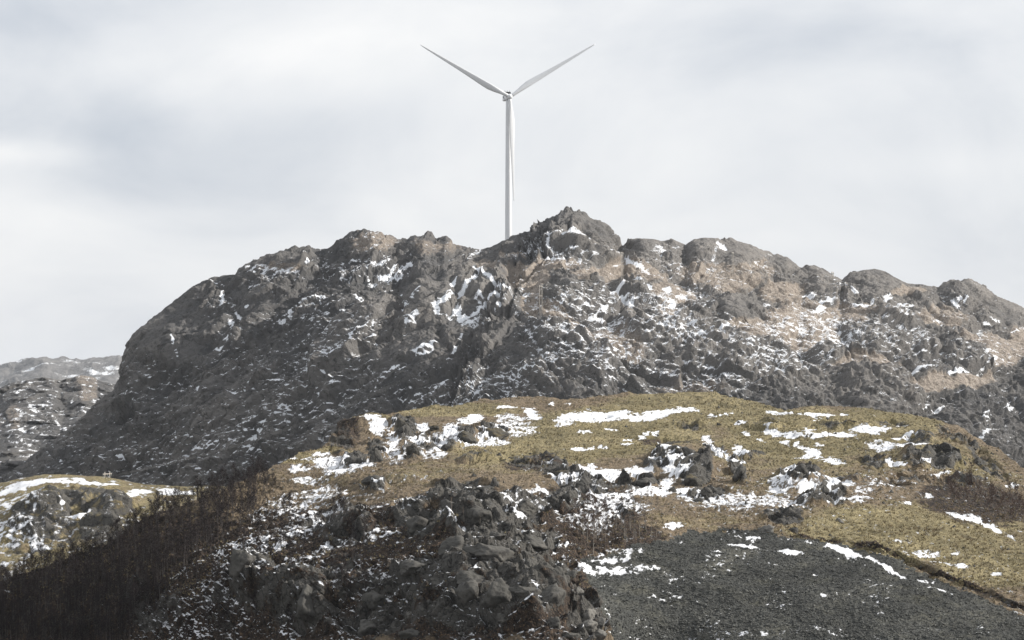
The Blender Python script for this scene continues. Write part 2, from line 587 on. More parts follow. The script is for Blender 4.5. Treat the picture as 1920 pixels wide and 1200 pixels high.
def rock_relief(P, sizes, seed, theta=None, stretch=1.0):
    """sum of rounded blocky relief; sizes = [(cell metres, amplitude metres)]"""
    Q = P.copy()
    if theta is not None:
        c, s = np.cos(theta), np.sin(theta)
        a = P[:, 0] * c + P[:, 2] * s
        b = -P[:, 0] * s + P[:, 2] * c
        Q = np.stack([a / stretch, P[:, 1] / stretch, b], -1)
    out = np.zeros(len(P), f32)
    edge = np.ones(len(P), f32)
    tone = np.zeros(len(P), f32)
    for i, (sz, amp) in enumerate(sizes):
        W = Q / sz + 0.20 * np.stack([perlin(Q / sz * 0.8 + 5.1, seed + 31 + i), perlin(Q / sz * 0.8 + 9.7, seed + 41 + i),
                                      perlin(Q / sz * 0.8 + 2.3, seed + 51 + i)], -1)
        a, b2, idv, facet = worley(W, seed + 7 * i)
        gap = b2 - a
        round_ = sstep(0.0, 0.20, gap)
        out += amp * round_ * (1.15 * (idv - 0.42) + 1.05 * facet)
        out -= amp * 0.10 * (1 - sstep(0.0, 0.07, gap))
        edge = np.minimum(edge, 0.35 + 0.65 * sstep(0.0, 0.15, gap))
        tone += (idv - 0.5) / (1 + i)
    return out, edge, tone

def snow_score(raw, cover, k=0.17):
    """shader value above 0.5 where snow lies: raw is a relief and noise score, cover the share of ground under snow"""
    raw = (raw - raw.mean()) / (raw.std() + 1e-6)
    c = np.clip(cover, 0.004, 0.985)
    return 0.5 + k * (raw + np.log(c / (1 - c)) / 1.7)

# ---- far blue mountain
D_CREST = lin([(-900, 690), (-500, 720), (-140, 712), (-40, 700), (0, 690), (25, 682), (60, 671), (80, 667), (105, 671), (150, 673), (200, 668),
               (222, 666), (245, 672), (300, 690), (420, 720)])
px, py, P, nr, nc = slope_sheet(-40, 420, 2.2, 70, 8, D_CREST, lin([(-140, 800), (420, 800)]),
                                lin([(-140, 13000), (420, 13000)]), lin([(-140, 10800), (420, 10800)]), 0.3, (1200, 400), -900, 700)
n = grid_normals(P, nr, nc)
rel, edge, tone = rock_relief(P, [(280, 20), (95, 11)], 3)
rel += 11 * fbm(P / 70, 4, 5)
P = P + n * rel[:, None]
n = grid_normals(P, nr, nc)
sn = snow_score(fbm(P / np.array([120, 140, 60]), 4, 9) + 1.0 * (n[:, 2] - 0.62), 0.07)
att = np.stack([sn, np.full_like(sn, 0.1), 0.4 + 0 * sn, np.ones_like(sn)], -1)
tag(link("far_mountain", np_mesh("far_mountain", P, quads(nr, nc), True, att), M_FAR), kind="structure")

# ---- second mountain at the left, behind the main one
L_CREST = lin([(-900, 800), (-400, 735), (-140, 758), (-60, 744), (0, 731), (30, 721), (60, 717), (100, 714), (118, 719), (135, 714), (155, 708),
               (175, 710), (195, 718), (240, 728), (330, 750), (430, 780)])
px, py, P, nr, nc = slope_sheet(-40, 330, 1.8, 190, 12, L_CREST, lin([(-140, 990), (430, 940)]),
                                lin([(-140, 2150), (430, 2250)]), lin([(-140, 1760), (430, 1880)]), 0.4, (200, 90), -900, 600)
n = grid_normals(P, nr, nc)
bul = paint(px, py, [(165, 735, 60, 45), (60, 740, 70, 45), (35, 780, 25, 40), (110, 800, 70, 40), (0, 830, 60, 50)])
rel, edge, tone = rock_relief(P, [(45, 9), (16, 4.5), (7, 2.0)], 13, np.full(len(P), 0.6), 1.5)
rel += 8 * bul + 1.3 * fbm(P / 6, 3, 15)
rel -= rel.mean()
P = P + (n * 0.2 + np.array([0, -0.8, 0])) * rel[:, None]
n = grid_normals(P, nr, nc)
sn = snow_score(fbm(P / np.array([6, 9, 4]), 4, 19, .7) + 0.9 * (n[:, 2] - 0.6), 0.05 + 0.10 * paint(px, py, [(75, 810, 50, 50, -40), (20, 730, 60, 20)]))
tan = 0.5 * paint(px, py, [(165, 725, 22, 40), (30, 785, 14, 26)]) + 0.15 * fbm(P / 20, 3, 29)
att = np.stack([sn, tan, np.clip(0.05 + 0.4 * tone, 0, 1), np.ones_like(sn)], -1)
tag(link("left_mountain", np_mesh("left_mountain", P, quads(nr, nc), False, att), M_MOUNT), kind="structure")

# ---- main mountain
M_CREST = lin([(-900, 1120), (-140, 950), (-60, 922), (0, 892), (60, 852), (120, 812), (160, 776), (185, 752), (212, 732), (222, 716), (229, 695),
               (240, 664), (262, 632), (290, 602), (310, 577), (340, 551), (360, 534), (400, 517), (440, 512), (455, 499),
               (480, 488), (510, 476), (540, 466), (580, 462), (612, 462), (630, 451), (655, 441), (690, 434), (715, 438),
               (740, 448), (770, 449), (790, 441), (820, 447), (835, 443), (855, 460), (880, 462), (900, 466), (920, 461),
               (940, 449), (965, 441), (990, 429), (1020, 414), (1040, 401), (1068, 392), (1090, 399), (1110, 412), (1130, 422),
               (1145, 440), (1168, 461), (1178, 453), (1200, 446), (1225, 445), (1240, 449), (1262, 448), (1286, 457), (1300, 447),
               (1320, 444), (1342, 447), (1370, 448), (1400, 456), (1430, 472), (1450, 478), (1475, 480), (1490, 492),
               (1500, 501), (1530, 499), (1555, 510), (1577, 523), (1600, 510), (1620, 504), (1640, 501), (1665, 510),
               (1685, 522), (1700, 530), (1730, 531), (1760, 541), (1790, 530), (1810, 532), (1840, 545), (1870, 562),
               (1900, 575), (1930, 584), (2060, 640), (2300, 690), (2900, 860)])
M_FOOT = lin([(-900, 1180), (-140, 1060), (0, 1020), (250, 965), (500, 935), (640, 850), (1000, 800), (1400, 805), (1700, 835), (1860, 900), (2060, 980), (2900, 1100)])
M_YC = lin([(-140, 1730), (180, 1750), (240, 1765), (400, 1780), (700, 1795), (1000, 1805), (1400, 1880), (1700, 1935), (2060, 2000)])
M_YF = lin([(-140, 1700), (180, 1665), (240, 1650), (500, 1590), (800, 1510), (960, 1480), (1200, 1490), (1500, 1545), (2060, 1660)])
px, py, P, nr, nc = slope_sheet(-40, 1960, 1.95, 365, 26, M_CREST, M_FOOT, M_YC, M_YF, 0.5, (170, 70), -900, 2900)
fore = np.concatenate([np.ones((nr - 26) * nc), np.zeros(26 * nc)])
n0 = grid_normals(P, nr, nc)
# wider knolls, buttresses and gullies that can be told apart
KNOLLS = [(1068, 425, 62, 36, 0, 13), (1030, 445, 45, 22, -25, 8), (1120, 448, 34, 26, 30, 9), (960, 462, 40, 12, -10, 4),
          (1208, 466, 34, 24, 0, 11), (1258, 468, 32, 20, 0, 9), (1322, 468, 38, 28, 0, 12), (1388, 478, 48, 30, 10, 12),
          (1465, 492, 32, 15, 5, 7), (1530, 512, 36, 14, 5, 6), (1640, 534, 72, 40, 0, 11), (1568, 562, 44, 22, -15, 4),
          (1655, 596, 56, 22, -10, 9), (1720, 560, 20, 26, 0, 8), (1800, 560, 44, 30, 10, 12), (1870, 592, 50, 26, 25, 11),
          (1905, 610, 24, 24, 0, 7), (690, 455, 62, 26, 0, 10), (790, 462, 50, 20, 5, 8), (545, 484, 50, 20, 0, 8),
          (480, 500, 40, 14, -20, 5), (868, 500, 26, 16, -10, 8), (812, 545, 75, 62, -35, 17), (900, 590, 78, 42, -30, 14),
          (930, 640, 60, 40, -30, 8), (800, 660, 90, 46, -30, 10), (600, 590, 70, 50, -40, 10), (560, 690, 90, 60, -30, 10),
          (430, 640, 60, 70, 20, 9), (320, 640, 70, 90, -40, 14), (350, 780, 90, 70, -20, 9), (250, 770, 50, 60, -40, 8),
          (640, 540, 60, 50, -35, 7), (700, 620, 60, 36, -35, 8), (1180, 575, 60, 30, 15, 7), (1160, 552, 34, 12, 10, 4),
          (1385, 572, 56, 30, 10, 11), (1290, 600, 30, 14, 0, 5), (1240, 600, 26, 16, 0, 5), (1250, 640, 50, 14, 0, 5),
          (1090, 540, 60, 24, 0, 6), (1090, 500, 50, 14, 0, 5), (1120, 680, 80, 40, 25, 6), (1350, 690, 90, 36, -8, 7),
          (1545, 668, 34, 24, 30, 7), (1820, 684, 18, 20, 15, 7), (1862, 686, 22, 14, -10, 7), (1640, 670, 60, 30, 0, 5),
          (1610, 716, 36, 12, 10, 5), (1860, 800, 90, 60, 30, 10), (1500, 760, 80, 30, 0, 5), (1015, 700, 60, 40, 30, 5)]
rel = np.zeros(len(P), f32)
wpx = px + 7 * fbm(P / 14, 3, 71)
wpy = py + 5 * fbm(P / 14 + 40, 3, 72)
for kx, ky, rx, ry, rot, hgt in KNOLLS:
    c, s = math.cos(math.radians(rot)), math.sin(math.radians(rot))
    dx, dy = wpx - kx, wpy - ky
    r2 = ((dx * c + dy * s) / rx) ** 2 + ((-dx * s + dy * c) / ry) ** 2
    rel += 0.85 * hgt * (np.clip(1.0 - r2, 0, 1) ** 1.15).astype(f32)
GULLIES = [([(618, 478), (560, 560), (520, 605), (450, 680)], 16, 9), ([(765, 505), (748, 560), (725, 620), (690, 665)], 13, 9),
           ([(975, 500), (1000, 560), (1040, 610), (1110, 660)], 18, 5), ([(1168, 462), (1180, 500)], 8, 4),
           ([(1290, 458), (1288, 490)], 7, 4), ([(1190, 640), (1290, 646), (1400, 608)], 9, 6), ([(1500, 545), (1560, 580), (1640, 580)], 20, 5),
           ([(230, 780), (255, 870), (235, 905)], 14, 9), ([(540, 770), (482, 832), (470, 870)], 9, 5), ([(1700, 775), (1780, 755), (1900, 700)], 14, 7),
           ([(420, 540), (460, 620), (450, 700)], 8, 4)]
for pts, w, dep in GULLIES:
    rel -= dep * strokes(wpx, wpy, [(pts, w, 1.0)]) / 1.0
out_dir = n0 * 0.0 + np.array([0.0, -0.95, 0.0])        # bulge out of the mountain side, not up into the sky
P1 = P + out_dir * rel[:, None]
n1 = np.stack([blur(n0[:, q_].astype(float), nr, nc, 10) for q_ in range(3)], -1)
n1 /= np.linalg.norm(n1, axis=1, keepdims=True)
left = sstep(1010, 900, px + 0.5 * (py - 560))
theta = np.radians(36) * left - np.radians(24) * (1 - left)
slab = paint(wpx, wpy, [(812, 540, 80, 62, -35), (905, 585, 75, 34, -32), (320, 600, 70, 90, -42), (1070, 418, 50, 24), (1110, 440, 36, 30),
                        (1205, 464, 36, 24), (1322, 466, 40, 26), (1390, 470, 46, 24), (1640, 525, 52, 28), (700, 560, 36, 40, -35, 0.7),
                        (1385, 570, 44, 22), (1465, 490, 30, 14), (470, 560, 36, 24), (780, 660, 70, 34, -30, 0.7), (1880, 590, 40, 20), (930, 640, 30, 20)])
ra, ea, ta = rock_relief(P1, [(48, 9.0), (18, 4.6)], 101, theta, 2.2)
rb, eb, tb = rock_relief(P1, [(7.5, 2.9), (3.2, 1.7)], 131, theta, 2.4)
fine = ridged(P1 / 6.0, 3, 161) * 0.9 + 0.5 * fbm(P1 / 2.2, 2, 171)
fine -= fine.mean()
b_ax = -P1[:, 0] * np.sin(theta) + P1[:, 2] * np.cos(theta) + 5 * fbm(P1 / 22, 3, 181)
saw = (b_ax / 6.5) % 1.0
ledge = np.where(saw < 0.8, saw / 0.8, (1 - saw) / 0.2) - 0.5
saw = (b_ax / 2.7 + 0.6 * fbm(P1 / 9, 2, 183)) % 1.0
ledge = ledge + 0.42 * (np.where(saw < 0.75, saw / 0.75, (1 - saw) / 0.25) - 0.5)
lamp = np.clip(0.5 + fbm(P1 / 30, 2, 191), 0, 1)
TAN = [(990, 520, 45, 34), (1000, 560, 22, 48), (1050, 605, 40, 18, 35), (1090, 632, 36, 18, 35), (1130, 515, 60, 14), (960, 475, 28, 7), (1030, 495, 60, 10),
       (1200, 515, 50, 13), (1262, 545, 42, 16), (1330, 502, 60, 18, 0, .8), (1420, 500, 40, 16, 0, .8), (1470, 545, 40, 20), (1500, 595, 60, 30), (1565, 592, 62, 14),
       (1520, 625, 50, 30, 0, .8), (1640, 580, 30, 9), (1705, 545, 40, 9), (1760, 603, 50, 15, 0, .9), (1880, 660, 40, 26), (1912, 640, 20, 32), (1780, 725, 76, 13),
       (1620, 692, 62, 11), (1830, 712, 44, 11), (700, 452, 50, 14, 0, .7), (820, 462, 50, 12, 0, .7), (530, 500, 50, 10, 0, .7), (1840, 640, 50, 20, 0, .6),
       (1410, 610, 50, 26, 0, .7), (1380, 525, 50, 14, 0, .8), (905, 500, 40, 18, 0, .7), (1250, 590, 20, 24, 0, .7), (1300, 720, 80, 18, 0, .4), (1160, 640, 60, 20, 20, .5)]
tanm = paint(wpx, wpy, TAN)
soft = 1 - 0.6 * tanm * (1 - slab)
ra -= ra.mean()
rb -= rb.mean()
dsp = ra * (1 - 0.25 * slab) * (0.4 + 0.6 * soft) + soft * ((rb + fine) * (1 - 0.38 * slab) + 2.5 * ledge * lamp * (1 - 0.35 * slab))
calm = 1 - (0.35 + 0.12 * sstep(1130, 1200, px)) * sstep(30, 4, py - M_CREST(px))            # the skyline is worn smoother
P2 = P1 + n1 * (dsp * calm)[:, None] * (0.35 + 0.65 * np.clip(fore + 0.0, 0, 1))[:, None]
n2 = grid_normals(P2, nr, nc)
nz_s = blur(n2[:, 2].astype(float), nr, nc, 5)
hs = blur(dsp.astype(float), nr, nc, 3)
# snow: lies on ledges and in hollows, blown off the slabs, thicker where the photo shows it
SNOW_LINES = [([(893, 533), (855, 558), (817, 582)], 4, 1.1), ([(817, 582), (822, 596)], 4, 1), ([(940, 562), (900, 582), (862, 603)], 3, 1.1),
              ([(960, 577), (932, 595)], 2, 1), ([(888, 514), (920, 532), (945, 551), (971, 569)], 2.5, 1), ([(819, 647), (800, 654), (780, 666)], 3, 1),
              ([(867, 638), (841, 683)], 2, 0.9), ([(784, 602), (767, 626)], 4, 1), ([(682, 630), (663, 641), (670, 660)], 2.5, 1),
              ([(704, 615), (687, 626)], 2.5, 1), ([(789, 554), (758, 585)], 3, 0.9), ([(776, 489), (726, 498), (690, 502)], 4, 1.1),
              ([(641, 611), (659, 602)], 2.2, 1), ([(607, 548), (585, 561), (520, 598)], 2.2, 0.9), ([(417, 538), (416, 565)], 2.6, 1.1),
              ([(439, 580), (455, 605)], 2.5, 1), ([(397, 638), (407, 646), (428, 630)], 2, 1), ([(326, 630), (333, 662)], 1.8, 0.9),
              ([(545, 594), (520, 598)], 3, 1), ([(535, 777), (505, 806), (482, 830), (475, 846)], 4.5, 0.95), ([(253, 871), (237, 892)], 4, 1.1),
              ([(214, 851), (253, 871)], 2.4, 1), ([(271, 842), (262, 860)], 2, 0.9), ([(484, 720), (434, 745)], 2.2, 0.9),
              ([(330, 880), (370, 850), (420, 838)], 2.2, 0.8), ([(500, 720), (530, 712)], 2, 0.8),
              ([(1165, 560), (1204, 586)], 5, 1), ([(1139, 577), (1117, 596)], 5, 1), ([(1187, 582), (1217, 582)], 3.5, 1),
              ([(1100, 596), (1130, 600)], 3, 1), ([(1147, 553), (1172, 541), (1200, 538), (1217, 543)], 3.2, 1.2),
              ([(1213, 612), (1235, 617), (1256, 614)], 2.5, 1), ([(1288, 646), (1340, 630), (1382, 614), (1403, 610)], 2.4, 1),
              ([(1240, 487), (1275, 490)], 3.5, 1), ([(1345, 455), (1360, 462)], 3, 0.9), ([(1342, 460), (1338, 480)], 2.4, 0.8),
              ([(1783, 564), (1796, 581)], 3.5, 1), ([(1691, 709), (1740, 704), (1776, 704), (1801, 698), (1853, 698)], 2.8, 1.1),
              ([(1829, 676), (1867, 669)], 2.8, 1), ([(1850, 800), (1837, 822)], 4, 0.9), ([(1688, 771), (1719, 780), (1738, 771), (1773, 762)], 2.2, 1),
              ([(690, 735), (720, 700), (760, 690)], 2.5, 0.8), ([(810, 710), (850, 690)], 3, 0.9), ([(1052, 440), (1038, 460), (1030, 478)], 5, 0.8),
              ([(985, 555), (1010, 600), (1060, 640), (1120, 680)], 7, 0.55), ([(990, 700), (1060, 690)], 3, 0.7),
              ([(590, 692), (625, 712), (640, 728)], 4, 0.8), ([(1170, 500), (1215, 512)], 3, 0.8), ([(900, 470), (880, 480)], 3, 0.6)]
SNOW_BLOBS = [(856, 586, 9, 12), (845, 601, 6, 6), (834, 595, 9, 4), (898, 566, 10, 4), (849, 534, 5, 6), (901, 610, 34, 12, 0, .62),
              (758, 634, 8, 3), (700, 650, 13, 7, 0, .8), (708, 483, 15, 6, 0, .9), (728, 480, 12, 4, 0, .9), (659, 476, 7, 6, 0, .8), (576, 489, 6, 8),
              (654, 580, 9, 3), (687, 577, 8, 4), (676, 559, 16, 5, 35, .9), (747, 550, 8, 4), (745, 511, 16, 6, -15, .85), (698, 526, 12, 4, -15, .8),
              (639, 669, 20, 10, 0, .72), (451, 607, 4, 12), (432, 603, 5, 8), (460, 569, 5, 5), (478, 540, 11, 5, 0, .8), (405, 526, 9, 3, 0, .7),
              (515, 505, 52, 10, 0, .62), (537, 764, 9, 6, 0, .8), (370, 848, 8, 4), (376, 830, 6, 4), (351, 718, 6, 3), (374, 727, 5, 4),
              (590, 693, 22, 12, 25, .62), (631, 674, 12, 11, 0, .7), (1260, 569, 8, 15), (1250, 545, 11, 4), (1284, 536, 11, 4), (1282, 553, 18, 4, 0, .9),
              (1295, 620, 13, 5), (1148, 486, 7, 5), (1235, 468, 14, 10, 0, .62), (1519, 553, 15, 6, 0, .9), (1546, 568, 16, 4), (1603, 553, 9, 4),
              (1664, 561, 9, 6), (1622, 579, 22, 4, 0, .9), (1534, 585, 13, 4), (1616, 656, 6, 11), (1638, 566, 7, 5), (1695, 581, 24, 6, 0, .85),
              (1805, 564, 3, 7), (1794, 562, 6, 4), (1754, 610, 15, 4, 0, .8), (1860, 602, 16, 4, 0, .8), (1904, 619, 11, 2.5), (1846, 780, 8, 8),
              (1889, 767, 8, 8, 0, .8), (1040, 485, 22, 6, 0, .75), (1100, 490, 20, 5, 0, .7), (1080, 460, 20, 16, 0, .5), (1570, 545, 20, 8, 0, .6),
              (960, 700, 40, 8, 0, .6), (860, 760, 50, 14, 0, .6), (780, 740, 40, 20, 0, .58), (890, 730, 20, 8, 0, .7), (1440, 570, 10, 4, 0, .8)]
COVER = [(1180, 590, 130, 50, 10, .30), (1080, 640, 120, 60, 25, .24), (1300, 590, 80, 60, 0, .26), (1250, 680, 220, 60, 0, .20), (1480, 640, 120, 60, 0, .24),
         (1650, 640, 90, 50, 0, .15), (1750, 650, 160, 60, 0, .14), (1560, 600, 120, 40, 0, .16), (1330, 500, 130, 30, 0, .16), (1040, 470, 70, 30, 0, .20),
         (700, 500, 110, 22, 0, .20), (950, 720, 120, 50, 0, .16), (640, 620, 90, 80, 0, .10), (560, 790, 120, 70, 0, .13), (300, 730, 60, 60, 0, .07),
         (520, 510, 60, 14, 0, .18), (620, 700, 80, 50, 0, .10), (430, 600, 40, 60, 0, .08), (400, 850, 140, 50, 0, .10), (850, 730, 120, 40, 0, .12)]
flow = fbm(P2 / 26.0, 3, 211)
a_ax = (P2[:, 0] * np.cos(theta) + P2[:, 2] * np.sin(theta))
b2 = -P2[:, 0] * np.sin(theta) + P2[:, 2] * np.cos(theta)
spk = fbm(np.stack([a_ax / 5.0, P2[:, 1] / 4.0, b2 / 1.25], -1), 3, 221, 0.7)
wx2 = px + 3.2 * fbm(P2 / 5, 3, 231)
wy2 = py + 2.2 * fbm(P2 / 5 + 60, 3, 232)
cover = np.zeros(len(P), f32)
for cb in COVER:
    cover += paint(px, py, [cb])
pl = np.maximum(strokes(wx2, wy2, SNOW_LINES), paint(wx2, wy2, SNOW_BLOBS))
raw = 1.0 * spk / spk.std() + 5.0 * (n2[:, 2] - nz_s) + 0.45 * np.clip(hs - dsp, -1.5, 1.5) + 0.5 * flow / flow.std() + 1.0 * (n2[:, 2] - 0.6)
c_ = np.clip(0.06 + 0.62 * cover, 0, 0.4) * (1 - 0.8 * slab)
c_ = np.maximum(c_, 0.93 * pl ** 1.35) * (0.25 + 0.75 * sstep(0.15, 0.5, n2[:, 2]))
sn = snow_score(raw, c_)
tan = tanm * 0.80 + 0.10 * flow - 0.5 * slab + 0.17 * sstep(1000, 1150, px) * sstep(800, 700, py)
va = np.clip(0.25 + 0.55 * ta + 0.35 * tb + 0.45 * sstep(980, 1300, px) * sstep(760, 560, py) + 0.30 * paint(px, py, [(868, 492, 24, 14), (700, 465, 60, 18), (1290, 500, 200, 60)]), 0, 1)  # random block tone, plus sunlight painted in as paler rock: right side, ridge knobs
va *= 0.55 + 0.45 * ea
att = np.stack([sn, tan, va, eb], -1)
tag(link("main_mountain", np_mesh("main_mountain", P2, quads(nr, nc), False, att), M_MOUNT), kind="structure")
MG = P2.reshape(nr, nc, 3)

def mountain_point(x, y):
    """surface point of the main mountain that the photo shows at (x, y)"""
    q = MG[NF:nr - 26].reshape(-1, 3)
    qx = 960 + FPX * q[:, 0] / q[:, 1]
    qy = YH - FPX * (q[:, 2] - CZ) / q[:, 1]
    c = np.nonzero(np.abs(qy - y) + np.abs(qx - x) < 3.0)[0]
    return q[c[np.argmin(q[c, 1])]]

# ---- snowy grass knoll at the left
K_CREST = lin([(-900, 1010), (-140, 945), (-60, 922), (0, 906), (40, 896), (80, 890), (110, 889), (160, 891), (205, 895), (235, 901), (270, 908),
               (330, 911), (420, 912), (520, 925)])
px, py, P, nr_k, nc_k = slope_sheet(-40, 440, 1.9, 180, 14, K_CREST, lin([(-140, 1130), (520, 1080)]),
                                    lin([(-140, 880), (520, 860)]), lin([(-140, 745), (520, 735)]), 0.35, (90, 40), -900, 640)
n = grid_normals(P, nr_k, nc_k)
wpx = px + 6 * fbm(P / 5, 3, 301); wpy = py + 4 * fbm(P / 5 + 30, 3, 302)
rock = paint(wpx, wpy, [(100, 950, 50, 32, -20), (60, 980, 50, 40, -30), (170, 930, 60, 22), (215, 950, 40, 26), (140, 970, 40, 20), (90, 1000, 90, 40, -20, .9), (200, 1000, 70, 40)])
rock *= sstep(906, 918, py)
K_B = [(92, 945, 40, 30, 4.5), (60, 975, 40, 34, 4), (155, 925, 46, 12, 2.0), (215, 948, 30, 22, 4.5), (110, 985, 30, 24, 3), (180, 990, 50, 30, 3)]
rel = np.zeros(len(P))
for kx, ky, rx, ry, hgt in K_B:
    rel += 0.5 * hgt * np.clip(1 - ((wpx - kx) / rx) ** 2 - ((wpy - ky) / ry) ** 2, 0, 1) ** 0.7
rel -= 4.0 * paint(wpx, wpy, [(150, 962, 26, 14, -10)])
ra, ea, ta = rock_relief(P, [(11, 2.0), (4, 1.2)], 311, np.full(len(P), 0.5), 1.5)
rel += rock * ra + 0.35 * fbm(P / 6, 3, 321) + rock * 0.5 * fbm(P / 2, 3, 331)
P = P + n * rel[:, None]
n2 = grid_normals(P, nr_k, nc_k)
wx2 = px + 5 * fbm(P / 3, 3, 341); wy2 = py + 1.6 * fbm(P / 3 + 20, 3, 342)
pl = paint(wx2, wy2, [(110, 901, 46, 6), (50, 908, 40, 5, -8), (160, 905, 50, 4, 3), (200, 908, 30, 3), (20, 920, 40, 6, -15), (265, 922, 26, 4), (310, 919, 22, 4), (245, 928, 18, 4),
                      (150, 980, 22, 6), (30, 940, 40, 10, -15, .75), (20, 1000, 40, 24, -20, .7), (60, 1015, 30, 12, 20, .7), (330, 925, 40, 4), (120, 960, 5, 18, -30, .8), (70, 960, 14, 10, 0, .6)])
sn = snow_score(fbm(P / np.array([2.5, 5, 1.3]), 4, 351, .6), np.maximum(0.05 + 0.05 * sstep(930, 990, py) + 0.15 * sstep(60, 0, px), 0.95 * pl) * (0.15 + 0.85 * sstep(0.4, 0.75, n2[:, 2])))
att = np.stack([sn, rock * 0.62, 0.75 + 0.3 * fbm(P / 9, 2, 361), 0.0 * sn], -1)
tag(link("grassy_knoll", np_mesh("grassy_knoll", P, quads(nr_k, nc_k), True, att), M_HILL), kind="structure")

# ---- the near hillside: grassy hill, rocky slope with the wood, scree and grassy terrace (one land surface)
F_TOP = lin([(-900, 1205), (-140, 1135), (0, 1094), (80, 1068), (136, 1050), (210, 1022), (255, 985), (354, 947), (430, 914), (500, 886), (520, 873),
             (560, 852), (600, 843), (618, 830), (630, 813), (645, 798), (667, 789), (700, 784), (750, 774), (800, 767), (860, 762), (910, 752), (960, 748), (1000, 746),
             (1030, 750), (1060, 752), (1120, 745), (1200, 740), (1280, 738), (1335, 739), (1390, 748), (1430, 760), (1470, 767), (1520, 765), (1570, 762),
             (1640, 769), (1700, 776), (1750, 786), (1800, 802), (1840, 824), (1880, 852), (1920, 882), (1980, 905), (2060, 930), (2900, 1040)])
CTRL = np.array([(-140, 1235, 705), (150, 1235, 658), (400, 1235, 618), (650, 1235, 574), (900, 1235, 548), (1080, 1235, 540), (1200, 1235, 568), (1450, 1235, 560), (1750, 1235, 555), (2060, 1235, 555),
                 (-140, 1135, 722), (0, 1094, 722), (136, 1050, 724), (255, 985, 730), (354, 947, 738), (500, 886, 760), (100, 1150, 680), (300, 1080, 660), (300, 1170, 640), (450, 1000, 668), (560, 930, 712),
                 (600, 1050, 615), (760, 930, 668), (900, 900, 690), (1000, 960, 632), (900, 1050, 588), (1000, 1100, 568), (1090, 1140, 562), (800, 1150, 572), (1060, 1030, 612), (1110, 1080, 600),
                 (560, 865, 775), (640, 800, 868), (700, 850, 790), (750, 776, 900), (860, 800, 860), (900, 860, 755), (1000, 752, 935), (1000, 830, 815), (1100, 790, 880), (1200, 745, 950),
                 (1250, 800, 865), (1250, 855, 785), (1100, 885, 735), (1200, 930, 694), (1330, 742, 955), (1350, 900, 735), (1400, 830, 835), (1480, 772, 905), (1550, 850, 805), (1700, 780, 905),
                 (1700, 850, 800), (1600, 925, 712), (1860, 845, 855), (1800, 900, 760), (1990, 905, 815), (1500, 965, 668), (1250, 965, 665), (1150, 965, 655), (1100, 1000, 632), (1300, 1000, 646), (1450, 1005, 642),
                 (1180, 1020, 625), (1180, 1100, 598), (1300, 1100, 598), (1500, 1090, 602), (1700, 1150, 580), (1900, 1190, 570), (1550, 960, 680), (1700, 950, 700), (1850, 985, 690), (1960, 1030, 660), (1700, 1020, 640), (1850, 1080, 615), (1960, 1110, 600)], float)
cs = np.array([100.0, 60.0])
A = CTRL[:, :2] / cs

def tps(r2):
    return np.where(r2 > 0, 0.5 * r2 * np.log(r2 + 1e-12), 0)
n_c = len(A)
Kmat = tps(((A[:, None] - A[None]) ** 2).sum(-1)) + np.eye(n_c) * 0.04
Pm = np.concatenate([np.ones((n_c, 1)), A], 1)
sysm = np.block([[Kmat, Pm], [Pm.T, np.zeros((3, 3))]])
sol = np.linalg.solve(sysm, np.concatenate([CTRL[:, 2], np.zeros(3)]))
DX_, DY_ = np.arange(-150, 2075, 10.0), np.arange(725, 1250, 5.0)
gxx, gyy = np.meshgrid(DX_, DY_)
gp = np.stack([gxx.ravel() / cs[0], gyy.ravel() / cs[1]], -1)
YG = (tps(((gp[:, None] - A[None]) ** 2).sum(-1)) @ sol[:n_c] + sol[n_c] + gp @ sol[n_c + 1:]).reshape(gxx.shape)
YG = np.maximum.accumulate(YG[::-1] + np.arange(len(DY_))[:, None] * 0.0, axis=0)[::-1]     # nearer rows are never farther
T_EDGE = lin([(1400, 1002), (1480, 1004), (1560, 1012), (1640, 1029), (1700, 1049), (1760, 1073), (1820, 1099), (1920, 1134), (2060, 1170)])
T_H = lin([(1400, 0), (1520, 2), (1640, 5), (1750, 7), (2060, 7)])

def depth(px, py):
    px = np.asarray(px, float); py = np.asarray(py, float)
    e_, h_ = T_EDGE(px), T_H(px)
    q = py - np.where(px > 1400, np.clip(py - e_, 0, h_) * 0.93, 0)
    fx = np.clip((px - DX_[0]) / 10.0, 0, len(DX_) - 1.001)
    fy = np.clip((q - DY_[0]) / 5.0, 0, len(DY_) - 1.001)
    i, j = fy.astype(int), fx.astype(int)
    a, b = fy - i, fx - j
    return (YG[i, j] * (1 - a) * (1 - b) + YG[i, j + 1] * (1 - a) * b + YG[i + 1, j] * a * (1 - b) + YG[i + 1, j + 1] * a * b)

pxs = columns(-40, 1960, 1.95, -900, 2900)
nc_f, nr_m, nb = len(pxs), 480, 14
tt = np.linspace(0, 1, nr_m)
top = F_TOP(pxs)
PY = 1232 + (top - 1232) * tt[:, None]
PX = np.broadcast_to(pxs, PY.shape)
P = at(PX.ravel(), PY.ravel(), depth(PX.ravel(), PY.ravel())).reshape(nr_m, nc_f, 3)
bk = (np.arange(1, nb + 1) / nb)[:, None]
B = np.repeat(P[-1][None], nb, 0).copy()
B[:, :, 1] += 130 * bk ** 1.3
B[:, :, 0] *= B[:, :, 1] / P[-1][None][:, :, 1]
B[:, :, 2] -= 55 * bk ** 1.8
F_, FY = front_rows(P[0], PY[0])
P = np.concatenate([F_, P, B], 0).reshape(-1, 3)
px = np.concatenate([np.repeat(pxs[None], NF, 0), PX, np.repeat(pxs[None], nb, 0)], 0).ravel()
py = np.concatenate([FY, PY, np.repeat(top[None], nb, 0)], 0).ravel()
nr_f = NF + nr_m + nb
n0 = grid_normals(P, nr_f, nc_f)
